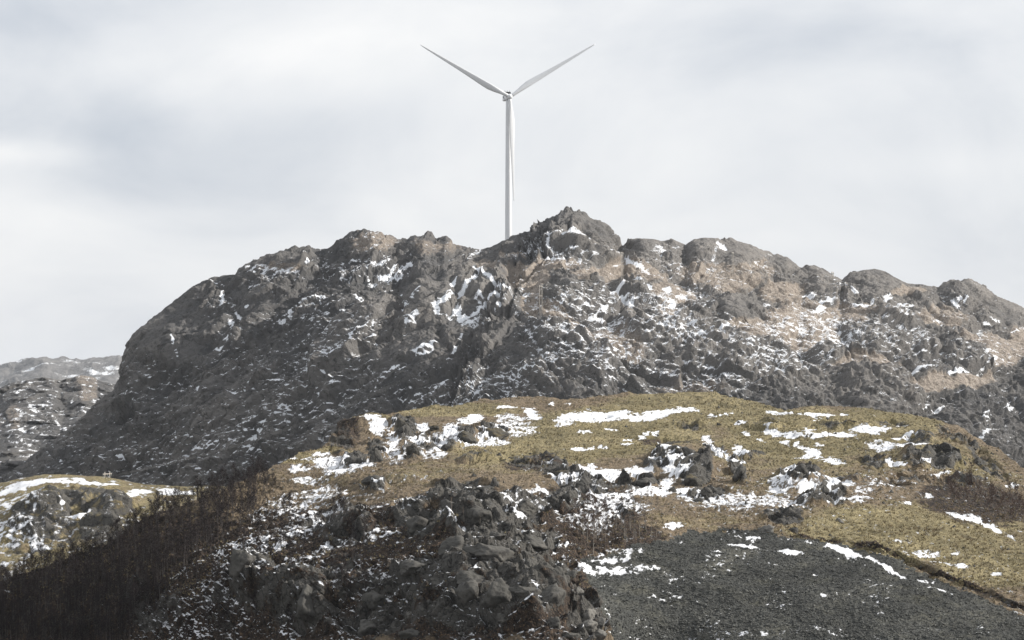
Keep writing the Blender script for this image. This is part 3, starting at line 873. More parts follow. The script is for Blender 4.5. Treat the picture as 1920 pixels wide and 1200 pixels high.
wpx = px + 7 * fbm(P / 6, 3, 401)
wpy = py + 4 * fbm(P / 6 + 30, 3, 402)
SP_EDGE = lin([(960, 1020), (1000, 1050), (1050, 1083), (1090, 1102), (1130, 1122), (1180, 1140), (1240, 1155)])
spur = sstep(8, -8, wpx - SP_EDGE(wpy))           # 1 on the rocky spur side of its right edge
S_TOP = lin([(1040, 1060), (1100, 1052), (1140, 1040), (1190, 1028), (1240, 1020), (1270, 1006), (1300, 997), (1350, 994), (1440, 1001), (1480, 1010), (1560, 1019),
             (1640, 1040), (1700, 1062), (1760, 1088), (1820, 1116), (1920, 1152), (2060, 1190)])
scree = sstep(-2, 2, wpy + 4 * fbm(P / 2.0, 3, 403) - S_TOP(wpx)) * (1 - spur)
# where rock breaks the turf
ROCKS = [(870, 930, 70, 28), (800, 970, 60, 40), (900, 985, 80, 40), (980, 960, 60, 30), (910, 1050, 80, 44), (1000, 1020, 50, 30), (1020, 1090, 60, 50), (960, 1130, 90, 50),
         (1100, 1160, 40, 50), (790, 1080, 80, 40), (860, 1140, 80, 50), (700, 1130, 90, 70, 0, .8), (560, 1130, 90, 60, 0, .8), (480, 1100, 60, 60, 0, .85), (640, 985, 70, 40, 0, .8), (650, 1080, 50, 40, 0, .7),
         (760, 805, 26, 22), (705, 850, 20, 24, 0, .8), (775, 850, 20, 18, 0, .8), (870, 818, 24, 14, 0, .8), (665, 868, 26, 12), (925, 812, 26, 16), (820, 835, 40, 14, 0, .7), (700, 918, 26, 10),
         (1040, 885, 30, 10, 0, .7), (1000, 870, 60, 10, 0, .55), (1090, 910, 50, 24), (1060, 940, 40, 22, 0, .9), (1150, 905, 60, 10, 0, .7), (1200, 905, 40, 14), (1250, 870, 40, 16), (1300, 890, 34, 24),
         (1330, 925, 34, 14), (1340, 850, 24, 14, 0, .8), (1384, 885, 12, 26, -25), (1500, 900, 40, 18), (1560, 925, 30, 16, 0, .8), (1540, 945, 50, 8, 0, .7), (1470, 970, 40, 16, 0, .8), (1410, 855, 30, 8, 0, .6),
         (1290, 800, 30, 8, 0, .5), (1260, 830, 50, 10, 0, .5), (1640, 870, 30, 12, 0, .6), (1750, 870, 70, 12, 0, .7), (1800, 830, 60, 14, 30, .6), (1850, 870, 50, 12, 35, .6), (1720, 830, 30, 14, 0, .5), (1690, 900, 40, 10, 0, .6),
         (1440, 800, 40, 8, 0, .45), (640, 830, 24, 26, 0, .55), (900, 860, 50, 10, 0, .4), (300, 1150, 60, 40, 0, .8), (250, 1110, 50, 20, 0, .7), (420, 1140, 40, 40, 0, .8), (1140, 965, 50, 14, 0, .6),
         (1600, 900, 40, 10, 0, .5), (1560, 800, 40, 6, 0, .4), (1660, 795, 50, 8, 0, .45), (1790, 905, 60, 10, 0, .6)]
rock = paint(wpx, wpy, ROCKS)
rock = np.clip(rock + 0.25 * fbm(P / 9, 3, 411), 0, 1) * (1 - scree)
bank = np.where((px > 1480) & (py > T_EDGE(px) - 2) & (py < T_EDGE(px) + T_H(px) + 3), 1.0, 0.0)
rock = np.maximum(rock, 0.30 * bank)
sl_left = sstep(640, 460, px) * sstep(880, 930, py)
ra, ea, ta = rock_relief(P * np.array([1, 0.75, 1]), [(15.0, 5.0), (6.0, 3.0), (2.4, 1.1)], 421, np.full(len(P), -0.5), 1.5)
sb = P[:, 2] * 0.9 - P[:, 0] * 0.35 + 1.6 * fbm(P / 9, 3, 425)
saw = (sb / 2.6) % 1.0
ra = ra + 2.0 * (np.where(saw < 0.78, saw / 0.78, (1 - saw) / 0.22) - 0.5)
HUMPS = [(880, 960, 160, 40, 3), (930, 1060, 110, 40, 3), (1010, 1110, 70, 60, 3), (1290, 870, 80, 40, 2.5), (1500, 905, 60, 24, 2.5), (700, 900, 120, 16, 2.0), (870, 815, 80, 16, 2.0),
         (690, 800, 60, 20, 2.5), (560, 1120, 80, 50, 4), (480, 1090, 50, 50, 4), (1740, 850, 90, 26, 2)]
rel = np.zeros(len(P))
for kx, ky, rx, ry, hgt in HUMPS:
    rel += hgt * np.clip(1 - ((wpx - kx) / rx) ** 2 - ((wpy - ky) / ry) ** 2, 0, 1)
turf_relief = 0.9 * fbm(P / 14, 4, 431) + 0.28 * ridged(P / 2.6, 3, 441) * (1 - 0.6 * scree)
rough = (1.1 * fbm(P / 5, 4, 451) + 0.55 * ridged(P / 1.7, 2, 455)) * np.maximum(sl_left, 0.6 * sstep(900, 1000, py)) * (1 - scree) * sstep(1400, 1100, px)
dsp = rel + np.clip(rock * 1.15, 0, 1) * (0.85 * ra) + turf_relief + rough + scree * 0.25 * fbm(P / 1.5, 3, 461)
P2 = P.copy()
P2 += (n0 * 0.55 + np.array([0, -0.1, 0.45])) * (dsp - rock * 0.85 * ra)[:, None]
P2 += (n0 * 0.3 + np.array([0, -0.55, 0.4])) * (np.clip(rock * 1.15, 0, 1) * 0.85 * (ra - ra.mean()))[:, None]
n2 = grid_normals(P2, nr_f, nc_f)
nz_s = blur(n2[:, 2].astype(float), nr_f, nc_f, 6)
FS = [(697, 800, 21, 8), (709, 808, 15, 10), (739, 815, 10, 13), (737, 834, 13, 15, 0, .85), (741, 856, 22, 18, 0, .68), (793, 804, 15, 8), (789, 826, 22, 6), (870, 794, 32, 8, -14), (892, 783, 17, 7), (844, 815, 15, 9),
      (840, 826, 32, 6, 0, .9), (872, 834, 44, 7, 0, .85), (806, 856, 32, 10, 0, .7), (909, 820, 13, 8, 0, .9), (928, 829, 30, 8, 0, .8), (619, 869, 36, 12), (634, 889, 34, 11), (655, 885, 34, 7), (690, 877, 15, 6, 0, .85), (606, 852, 18, 4),
      (949, 766, 19, 4), (949, 783, 15, 8, 0, .75), (712, 922, 22, 3, -12), (994, 774, 12, 9, 35), (1004, 783, 17, 6), (964, 789, 28, 10, 0, .72), (968, 806, 40, 12, 0, .68), (1052, 792, 12, 10), (1071, 785, 19, 10), (1118, 783, 48, 11),
      (1156, 779, 27, 8), (1202, 785, 42, 7), (1240, 776, 42, 6, -8), (1287, 769, 23, 4), (1032, 759, 6, 1.8), (1069, 761, 7, 2), (1094, 812, 13, 2.2), (1146, 806, 13, 1.8), (1084, 845, 15, 3), (1110, 843, 7, 3), (1129, 841, 7, 3),
      (1172, 836, 11, 2), (1180, 828, 9, 2), (1202, 822, 9, 2), (1229, 815, 5, 3), (1214, 816, 5, 3), (1238, 826, 3, 5), (1244, 841, 6, 3), (1032, 873, 8, 2), (1096, 884, 22, 8), (1109, 875, 10, 6), (1081, 877, 15, 4), (1052, 897, 22, 8, 0, .9),
      (1071, 901, 13, 6, 0, .9), (1142, 888, 42, 9, 0, .95), (1146, 897, 32, 6), (1200, 884, 26, 7), (1229, 860, 7, 5), (1246, 862, 9, 4), (1225, 871, 11, 4), (1259, 886, 20, 10, 30), (1277, 896, 22, 6), (1281, 879, 22, 4), (1251, 912, 13, 12),
      (1221, 924, 44, 7, 0, .95), (1287, 922, 28, 6), (1024, 924, 22, 4, 20, .9), (996, 924, 22, 6, 0, .7), (1146, 931, 44, 6, 0, .85), (1295, 770, 17, 4), (1325, 824, 9, 5), (1330, 840, 7, 13), (1351, 853, 20, 9, 25), (1371, 866, 13, 6, 30),
      (1384, 848, 9, 9), (1393, 857, 16, 6), (1386, 868, 9, 5), (1360, 778, 15, 2, -12), (1334, 781, 6, 1.8), (1388, 795, 13, 2), (1460, 776, 28, 3, 8), (1531, 781, 32, 4), (1579, 779, 9, 3), (1529, 791, 9, 1.8), (1445, 811, 17, 6, 12),
      (1471, 816, 32, 5, 8), (1497, 820, 13, 3), (1399, 815, 10, 4, 20), (1518, 807, 13, 5, 0, .9), (1514, 815, 11, 6, 0, .9), (1531, 821, 13, 4), (1555, 818, 15, 3), (1583, 818, 20, 6), (1618, 807, 22, 6), (1635, 809, 13, 6), (1427, 829, 9, 2.5, 10),
      (1475, 830, 10, 4, 15), (1497, 837, 11, 4, 25), (1507, 844, 9, 3), (1525, 850, 15, 6), (1510, 859, 15, 4), (1533, 859, 9, 4), (1562, 868, 22, 5, 5), (1536, 837, 9, 3, 0, .8), (1475, 892, 24, 7), (1462, 907, 22, 8), (1453, 920, 11, 14, 0, .85),
      (1468, 920, 20, 8, 0, .85), (1529, 905, 12, 10), (1559, 905, 12, 8), (1562, 920, 10, 12), (1516, 922, 22, 6), (1583, 913, 18, 5), (1345, 935, 76, 12, 0, .74), (1421, 939, 64, 14, 0, .72), (1302, 928, 32, 8, 0, .85), (1367, 952, 66, 8, 0, .62),
      (1464, 948, 44, 8, 0, .66), (1551, 937, 32, 5, 0, .8), (1605, 939, 32, 5, 0, .7), (1635, 807, 30, 7), (1656, 803, 13, 8), (1691, 798, 15, 3), (1654, 840, 28, 9, 8), (1687, 842, 20, 7, 10), (1713, 844, 32, 4), (1700, 822, 15, 5), (1682, 826, 9, 3),
      (1678, 876, 22, 3, 8), (1734, 876, 11, 3), (1780, 889, 9, 3), (1769, 892, 17, 3, -8), (1654, 911, 32, 6, 0, .66), (1741, 933, 15, 4, 0, .8), (1617, 922, 17, 5, 0, .8), (1613, 937, 17, 3), (1700, 943, 11, 3), (1795, 967, 22, 4, 15),
      (1827, 976, 32, 5, 18), (1860, 989, 22, 4, 20), (1903, 913, 15, 5, 0, .9), (1890, 1005, 20, 4, 20, .8), (1569, 1031, 22, 6, 15), (1599, 1040, 24, 7, 15), (1634, 1051, 15, 5, 20), (1665, 1066, 19, 4, 30), (1688, 1077, 15, 3, 25), (1726, 1090, 13, 3, 20),
      (1764, 1108, 22, 2.5, 20), (1484, 1035, 24, 3, 5), (1730, 1039, 32, 5, 0, .75), (1795, 1041, 7, 3), (1783, 1062, 32, 4, 8, .8), (1868, 1077, 13, 4, 0, .8), (1690, 1018, 20, 2, 0, .7), (1155, 1045, 48, 10, -8, .70), (1142, 1070, 62, 9, 0, .70),
      (1192, 1065, 44, 6, 0, .70), (1262, 992, 22, 5, -10, .95), (1410, 1012, 12, 7, 0, .9), (1392, 1028, 34, 2.2, 5), (1477, 1033, 30, 2, 3), (1392, 1191, 64, 4, 0, .35),
      (1095, 1067, 17, 10, 0, .8), (1155, 952, 64, 18, 0, .58), (1110, 980, 40, 24, 0, .52), (878, 927, 9, 3, -25), (829, 934, 13, 6), (808, 943, 9, 3), (908, 933, 17, 3, -8), (955, 943, 4, 9), (950, 960, 15, 9, 25), (973, 971, 19, 5, 15),
      (836, 985, 8, 12), (847, 996, 22, 4, 10), (987, 996, 17, 6, 0, .9), (847, 1059, 15, 2.5), (917, 1149, 27, 4, 8), (1008, 1137, 5, 10, -20), (1018, 1151, 13, 3, 20), (1055, 1027, 9, 6), (1020, 1020, 11, 4, -15), (763, 941, 11, 8, 0, .9),
      (1025, 1095, 13, 5, 0, .7), (864, 1130, 9, 3, 45), (541, 1174, 11, 8), (543, 1193, 15, 9), (686, 1097, 8, 14, 35), (452, 1079, 8, 4), (447, 1132, 15, 8, 0, .8), (600, 930, 50, 14, -10, .55), (570, 905, 40, 6, 0, .75), (545, 950, 40, 18, 0, .55),
      (590, 980, 40, 12, 0, .5), (12, 1115, 12, 4, 0, .9), (560, 880, 26, 4, 0, .8), (545, 858, 12, 3, 0, .8), (580, 862, 14, 3, 0, .9)]
FCOV = [(560, 990, 130, 60, 0, .22), (440, 1070, 130, 60, 0, .22), (330, 1150, 120, 60, 0, .22), (650, 1000, 120, 60, 0, .17), (720, 1040, 80, 50, 0, .15), (640, 1130, 140, 80, 0, .10), (1000, 960, 80, 40, 0, .10), (1090, 960, 80, 50, 0, .18),
        (980, 1020, 100, 40, 0, .12), (880, 1170, 160, 50, 0, .13), (1100, 930, 90, 30, 0, .18), (1420, 940, 120, 30, 0, .12), (1650, 910, 80, 30, 0, .10), (800, 950, 80, 40, 0, .10), (1010, 1000, 50, 30, 0, .10), (420, 1190, 150, 40, 0, .12)]
wx2 = px + 9.0 * fbm(P / np.array([2.6, 5, 2.6]), 4, 471, .65)
wy2 = py + 3.0 * fbm(P / np.array([2.6, 5, 2.6]) + 30, 4, 472, .6)
cov = np.zeros(len(P), f32)
for cb in FCOV:
    cov += paint(px, py, [cb])
spk = 0.55 * fbm(P / np.array([2.4, 5.0, 1.3]), 4, 481, 0.65) + 0.75 * fbm(P / np.array([0.95, 2.2, 0.6]), 3, 482, 0.7)
pl = paint(wx2, wy2, FS)
raw = spk / spk.std() + 4.0 * (n2[:, 2] - nz_s)
in_wood = sstep(20, -30, py - np.interp(px, [-140, 200, 270, 320, 375, 440, 500, 508, 520], [1300, 1240, 1160, 1095, 1050, 1005, 955, 915, 700]))
c_ = np.where(scree > 0.5, 0.015 + 0.13 * sstep(0.10, 0.45, fbm(P / np.array([9, 14, 9]), 3, 489)), 0.022 + 0.03 * sstep(860, 900, py) + np.minimum(cov, 0.5) * 0.60)
c_ = c_ * np.where((py > 890) & (px < 1100), 0.25 + 1.5 * sstep(-0.15, 0.35, fbm(P / 16, 3, 487)), 1.0)
c_ *= 1 - 0.9 * in_wood
c_ = np.maximum(c_, 0.955 * pl) * (0.2 + 0.8 * sstep(0.35, 0.7, n2[:, 2]))
c_ *= 1 - 0.85 * bank
sn = snow_score(raw, c_)
GREEN = [(1150, 810, 200, 50), (1000, 850, 170, 26), (850, 770, 130, 14), (1300, 770, 180, 40), (1500, 820, 150, 60), (1650, 800, 120, 40), (1700, 1000, 240, 60), (1860, 1060, 120, 50), (1300, 985, 90, 14, 0, .5), (560, 860, 60, 14), (700, 790, 70, 10, 0, .8),
         (620, 845, 40, 8), (1600, 860, 130, 40, 0, .7), (900, 880, 160, 12, 0, .6), (1850, 900, 80, 20, 0, .6), (1400, 850, 100, 40, 0, .7), (1780, 860, 120, 40, 15, .7), (720, 900, 180, 20, 0, .45), (1350, 975, 130, 14, 0, .5), (1420, 900, 80, 40, 0, .5)]
green = np.clip(paint(wpx, wpy, GREEN) * 0.9 + 0.25 * fbm(P / 12, 3, 491), 0, 1)
heath = paint(wpx, wpy, [(250, 1120, 420, 160), (600, 1080, 200, 150), (850, 1090, 240, 130), (1050, 1120, 110, 110), (1000, 1000, 120, 60, 0, .8), (850, 960, 120, 40, 0, .7), (1100, 960, 110, 60, 0, .9),
                          (1140, 1010, 110, 26), (1830, 945, 110, 40, 8, .9), (1750, 1080, 14, 6), (1000, 875, 70, 10, 0, .7), (1120, 905, 60, 16, 0, .7), (640, 985, 110, 60, 0, .9), (650, 815, 30, 30, 0, .7), (1250, 830, 60, 10, 0, .6)])
heath = np.maximum(np.clip(heath + 0.2 * fbm(P / 7, 3, 495), 0, 1) * (1 - 0.9 * paint(wpx, wpy, [(620, 930, 130, 26, -6), (760, 905, 120, 14)])), 0.75 * bank * (fbm(P / 5, 3, 497) > -0.12))
att_scree = np.stack([sn, np.where((py > 925) & (px < 1150), rock * 0.72, rock), green, heath], -1)

region = np.zeros(len(P), int)                       # 0 grassy hill, 1 rocky slope, 2 scree, 3 grassy terrace
G_LOW = lin([(-140, 700), (480, 870), (520, 905), (600, 925), (760, 912), (900, 886), (1000, 886), (1040, 950), (1100, 990), (1240, 1004), (1270, 1006), (1400, 995), (1460, 975), (1500, 955),
             (1560, 945), (1700, 950), (1790, 965), (1870, 995), (1930, 1030), (2060, 1080)])
region[wpy > G_LOW(wpx)] = 1
region[(wpx > 1440) & (wpy > G_LOW(wpx))] = 3
region[scree > 0.5] = 2
fq = quads(nr_f, nc_f)
fr = region[fq[:, 0]]

def snowy_scree_material():
    m, t, b = new_mat("scree_bed_with_snow")
    q = NT(t)
    v = q.obj()
    sn_, ro, gr, al = q.attr()
    n1 = q.noise(v, 0.12, 4, 0.6); n2 = q.noise(v, 2.2, 3, 0.6); n3 = q.noise(v, 4.0, 2, 0.6)
    c = q.mix(q.rng(n2, 0.35, 0.65), (0.016, 0.017, 0.016), (0.112, 0.114, 0.104))
    c = q.mix(q.rng(n1, 0.5, 0.7, 0.0, 0.5), c, (0.085, 0.080, 0.050))
    nb_ = q.noise(v, 0.06, 5, 0.65)
    c = q.mix(q.rng(nb_, 0.35, 0.62, 0.55, 0.0), c, (0.018, 0.019, 0.018))
    c = q.mix(q.rng(nb_, 0.52, 0.70, 0.0, 0.45), c, (0.135, 0.130, 0.112))
    sm = q.rng(q.math('ADD', sn_, q.math('MULTIPLY', q.math('SUBTRACT', n3, 0.5), 0.45)), 0.46, 0.56)
    t.links.new(q.mix(sm, c, (0.80, 0.81, 0.83)), b.inputs["Base Color"])
    b.inputs["Roughness"].default_value = 0.9
    t.links.new(q.bump(q.math('ADD', n2, n3), 0.9, 0.30), b.inputs["Normal"])
    return m
M_SCREE = snowy_scree_material()
for rid, nm, mt in ((0, "grassy_hill", M_HILL), (1, "rocky_slope", M_HILL), (2, "scree_slope", M_SCREE), (3, "grassy_terrace", M_HILL)):
    ff = fq[fr == rid]
    used = np.unique(ff)
    remap = np.zeros(len(P2), np.int32)
    remap[used] = np.arange(len(used))
    tag(link(nm, np_mesh(nm, P2[used], remap[ff], rid in (2, 3), att_scree[used]), mt), kind="structure")
FG = P2.reshape(nr_f, nc_f, 3)[NF:NF + nr_m]

def col_of(x):
    return np.clip(np.searchsorted(pxs, x - 0.97), 0, nc_f - 1)

def hill_point(x, y):
    """ground point of the near hillside at photo position (x, y), by its undisplaced grid place"""
    j = int(col_of(x))
    tp = top[j]
    i = int(np.clip(round((1232 - y) / (1232 - tp) * (nr_m - 1)), 0, nr_m - 1))
    return FG[i, j]

# ------------------------------------------------------------------ wind turbine
def tube(rings, sides, cap=True):
    """rings = [(centre, radius x, radius y, axes u, v)] lofted into one skin"""
    V, Fq = [], []
    for c, r1, r2, u, v in rings:
        for k in range(sides):
            a = 2 * math.pi * k / sides
            V.append(Vector(c) + u * (r1 * math.cos(a)) + v * (r2 * math.sin(a)))
    for i in range(len(rings) - 1):
        for k in range(sides):
            a, b = i * sides + k, i * sides + (k + 1) % sides
            Fq.append((a, b, b + sides, a + sides))
    if cap:
        Fq.append(tuple(reversed(range(sides))))
        Fq.append(tuple(range((len(rings) - 1) * sides, len(rings) * sides)))
    return V, Fq

def py_mesh(name, V, Fq, smooth=True):
    me = bpy.data.meshes.new(name)
    me.from_pydata([tuple(v) for v in V], [], Fq)
    if smooth:
        me.polygons.foreach_set("use_smooth", [True] * len(me.polygons))
    me.update()
    return me

def box(cx, cy, cz, sx, sy, sz, bev=0.0):
    import bmesh
    bm = bmesh.new()
    bmesh.ops.create_cube(bm, size=1.0)
    for v in bm.verts:
        v.co = Vector((cx + v.co.x * sx, cy + v.co.y * sy, cz + v.co.z * sz))
    if bev:
        bmesh.ops.bevel(bm, geom=list(bm.edges), offset=bev, segments=3, affect='EDGES', profile=0.6)
    return bm

def bm_obj(name, bm, mat, parent, smooth=False):
    me = bpy.data.meshes.new(name)
    bm.to_mesh(me)
    bm.free()
    if smooth:
        me.polygons.foreach_set("use_smooth", [True] * len(me.polygons))
    return link(name, me, mat, parent)

TY = 1905.0
X3, Y3, Z3 = Vector((1, 0, 0)), Vector((0, 1, 0)), Vector((0, 0, 1))
base = Vector(at(np.array(953.2), np.array(492.0), TY))
hubz = at(np.array(954.0), np.array(182.5), TY)[2] - base.z
turb = thing("wind_turbine", base, "tall white three-bladed wind turbine standing behind the mountain ridge", "wind turbine")
rings = []
for k in range(15):
    s = k / 14.0
    r = 2.35 * (1 - s) + 1.72 * s
    rings.append(((0, 0, s * (hubz - 2.0)), r, r, X3, Y3))
V, Fq = tube(rings, 40)
tower = link("tower", py_mesh("tower", V, Fq), M_WHITE, turb)
for s in (0.30, 0.62):
    r = 2.35 * (1 - s) + 1.72 * s + 0.03
    V, Fq = tube([((0, 0, s * (hubz - 2) - 0.12), r, r, X3, Y3), ((0, 0, s * (hubz - 2) + 0.12), r, r, X3, Y3)], 40)
    link("flange_ring", py_mesh("flange_ring", V, Fq), M_WHITE, tower)
YAW = math.radians(14)                                   # the rotor looks at the viewer and a little to the right
fwd = Vector((math.sin(YAW), -math.cos(YAW), 0))
rgt = Vector((math.cos(YAW), math.sin(YAW), 0))
Rm = Matrix((rgt, -fwd, Z3)).transposed().to_4x4()       # local x = right, y = back, z = up
nac = link("nacelle", None or bpy.data.meshes.new("nacelle"), None, turb)
bm = box(0, 3.4, 0.15, 3.9, 11.0, 4.0, 0.7)
bm.to_mesh(nac.data); bm.free()
nac.data.materials.append(M_WHITE)
nac.matrix_local = Matrix.Translation((0, 0, hubz)) @ Rm
bm_obj("cooler", box(0.0, 3.2, 3.15, 4.6, 1.4, 1.7, 0.1), M_DARK, nac)
for sx in (-1.6, 0.0, 1.6):
    bm_obj("sensor_mast", box(sx, 3.2, 4.5, 0.16, 0.16, 1.1), M_DARK, nac)
bm_obj("vent_hatch", box(-1.97, 5.6, 0.5, 0.06, 1.6, 1.4), M_DARK, nac)
bm_obj("rear_panel", box(-1.97, 2.2, -1.0, 0.05, 1.2, 0.9), M_DARK, nac)
hub = link("hub", bpy.data.meshes.new("hub"), None, turb)
prof = [(-0.6, 1.9), (0.5, 2.05), (1.5, 1.95), (2.3, 1.65), (2.9, 1.2), (3.25, 0.65), (3.36, 0.02)]
V, Fq = tube([((0, -d, 0), r, r, X3, Z3) for d, r in prof], 32)
me_h = py_mesh("hub", V, Fq)
hub.data = me_h
me_h.materials.append(M_WHITE)
HUBF = 3.6
hub.matrix_local = Matrix.Translation(Vector((0, 0, hubz)) + fwd * (HUBF - 1.2)) @ Rm
# blade: lofted aerofoil sections along +z, chord along x
L = 68.5
sec = [(0.0, 1.15, 1.15, 0.0, 0), (0.03, 1.15, 1.15, 0.0, 0), (0.08, 1.35, 1.0, 0.25, 12), (0.14, 1.85, 0.72, 0.65, 15), (0.21, 2.15, 0.5, 0.95, 14), (0.30, 1.95, 0.38, 0.85, 11),
       (0.42, 1.58, 0.29, 0.62, 8), (0.55, 1.25, 0.22, 0.45, 5), (0.68, 0.98, 0.16, 0.32, 3), (0.80, 0.74, 0.12, 0.22, 2), (0.90, 0.54, 0.08, 0.14, 1), (0.96, 0.38, 0.06, 0.08, 0), (0.99, 0.22, 0.04, 0.04, 0), (1.0, 0.05, 0.02, 0.0, 0)]
# denser stations by interpolation
ss = np.linspace(0, 1, 46)
sa = np.array(sec)
rings = []
for s in ss:
    hc, ht, off, tw = [np.interp(s, sa[:, 0], sa[:, k]) for k in (1, 2, 3, 4)]
    a = -math.radians(tw + 7)
    u = Vector((math.cos(a), math.sin(a), 0)); v = Vector((-math.sin(a), math.cos(a), 0))
    rings.append(((-off, -1.6 * (s ** 2), s * L), hc, ht, u, v))
V, Fq = tube(rings, 18)
me_b = py_mesh("blade", V, Fq)
me_b.materials.append(M_WHITE)
for ang in (-62.0, 58.0, 178.0):
    b = link("blade", me_b, None, turb)
    b.matrix_local = (Matrix.Translation(Vector((0, 0, hubz)) + fwd * HUBF) @ Rm
                      @ Matrix.Rotation(math.radians(ang), 4, 'Y') @ Matrix.Translation((0, 0, 1.4)))

# ------------------------------------------------------------------ power line over the mountain
def pole_mesh(r0, r1, h):
    V, Fq = tube([((0, 0, 0), r0, r0, X3, Y3), ((0, 0, h * 0.5), (r0 + r1) / 2, (r0 + r1) / 2, X3, Y3), ((0, 0, h), r1, r1, X3, Y3)], 8)
    return py_mesh("post", V, Fq)

POLES = [(201, 938, 9.0, 895.0, "wooden twin-post power pole, its top showing above the snowy knoll", 1.1),
         (1014, 588, 15.5, None, "wooden twin-post power pole in the tan grass gully below the ridge saddle", 1.5),
         (1166, 522, 16.5, None, "pale wooden twin-post power pole below the gap right of the peak", 1.0),
         (1375, 516, 15.0, None, "pale wooden twin-post power pole in front of the wide rounded knob", 1.1),
         (1561, 527, 6.0, None, "small distant twin-post power pole in the skyline notch at the dome", 1.8)]
heads = []
for x, y, h, Yd, lab, sepm in POLES:
    p = Vector(at(np.array(float(x)), np.array(float(y)), Yd)) if Yd else Vector(mountain_point(x, y))
    t_ = thing("power_pole", p - Vector((0, 0, 0.6)), lab, "power pole", "power poles of the line across the mountain")
    h += 0.6
    yawp = math.radians(70)
    ax = Vector((math.cos(yawp), math.sin(yawp), 0))
    half = sepm / 2 / math.cos(yawp)
    half = min(half, 2.0)
    for sg in (-1, 1):
        o = link("post", pole_mesh(0.21, 0.15, h), M_WOOD, t_)
        o.location = ax * (half * sg)
    cb = box(0, 0, h - 0.7, half * 2 + 2.6, 0.2, 0.24)
    o = bm_obj("crossarm", cb, M_WOOD, t_)
    o.rotation_euler = (0, 0, yawp)
    o = bm_obj("brace", box(0, 0, h * 0.62, half * 2, 0.14, 0.18), M_WOOD, t_)
    o.rotation_euler = (0, 0, yawp)
    hp = []
    for k in (-1, 0, 1):
        V, Fq = tube([((0, 0, -0.9), 0.07, 0.07, X3, Y3), ((0, 0, -0.6), 0.16, 0.16, X3, Y3), ((0, 0, 0), 0.12, 0.12, X3, Y3)], 8)
        o = link("insulator", py_mesh("insulator", V, Fq), M_PORC, t_)
        o.location = ax * (k * (half + 1.1)) + Vector((0, 0, h - 0.8))
        hp.append(p + Vector((0, 0, -0.6)) + o.location + Vector((0, 0, -0.9)))
    heads.append(hp)
SPANS = ["above the dark shaded face, from the snowy knoll to the gully", "from the gully pole up to the gap beside the peak",
         "crossing below the rounded knobs of the ridge", "from the wide knob to the skyline notch"]
for i in range(4):
    for k in range(3):
        a, b = heads[i][k], heads[i + 1][k]
        V, Fq = [], []
        N = 24
        sag = 0.02 * (b - a).length
        rg = []
        for q in range(N + 1):
            s = q / N
            c = a.lerp(b, s) - Vector((0, 0, 4 * sag * s * (1 - s)))
            rg.append((c, 0.016, 0.016, Vector((0, 1, 0)), Z3))
        V, Fq = tube(rg, 4)
        o = link("power_cable", py_mesh("power_cable", V, Fq), M_WIRE)
        tag(o, "thin sagging power cable " + SPANS[i], "cable", "cables of span " + SPANS[i])

# ------------------------------------------------------------------ boulders
def rock_mesh(name, seed, sub=3, rough=0.16):
    import bmesh
    bm = bmesh.new()
    bmesh.ops.create_icosphere(bm, subdivisions=sub, radius=1.0)
    V = np.array([v.co[:] for v in bm.verts])
    D = V / np.linalg.norm(V, axis=1, keepdims=True)
    r = np.random.default_rng(seed)
    rad = np.full(len(D), 1.25)
    for _ in range(13):                                   # cut by planes: flat faces, rounded corners
        nv = r.normal(size=3); nv /= np.linalg.norm(nv)
        off = r.uniform(0.50, 0.98)
        dn = D @ nv
        cut = np.where(dn > 0.05, off / np.maximum(dn, 0.05), 9)
        rad = np.minimum(rad, cut)
    rad = rad * (1 + rough * fbm(D * 3.0 + seed, 4, seed, 0.6))
    V = D * rad[:, None]
    for v, c in zip(bm.verts, V):
        v.co = c
    me = bpy.data.meshes.new(name)
    bm.to_mesh(me)
    bm.free()
    me.polygons.foreach_set("use_smooth", [True] * len(me.polygons))
    return me

RM = {}
def rock_variant(k, mat):
    key = (k, mat.name)
    if key not in RM:
        me = rock_mesh("boulder", 900 + k, 4)
        me.materials.append(mat)
        RM[key] = me
    return RM[key]

SPUR = "rounded boulders and slabs of the near rocky spur"
SPUR_L = "rounded grey boulder among the cracked slabs of the near rocky spur"
BASIN = "boulders in the snowy hollow below the grassy hill"
BASIN_L = "grey boulder half sunk in the snowy hollow below the hill"
EDGE = "pale boulders at the lower right edge of the spur"
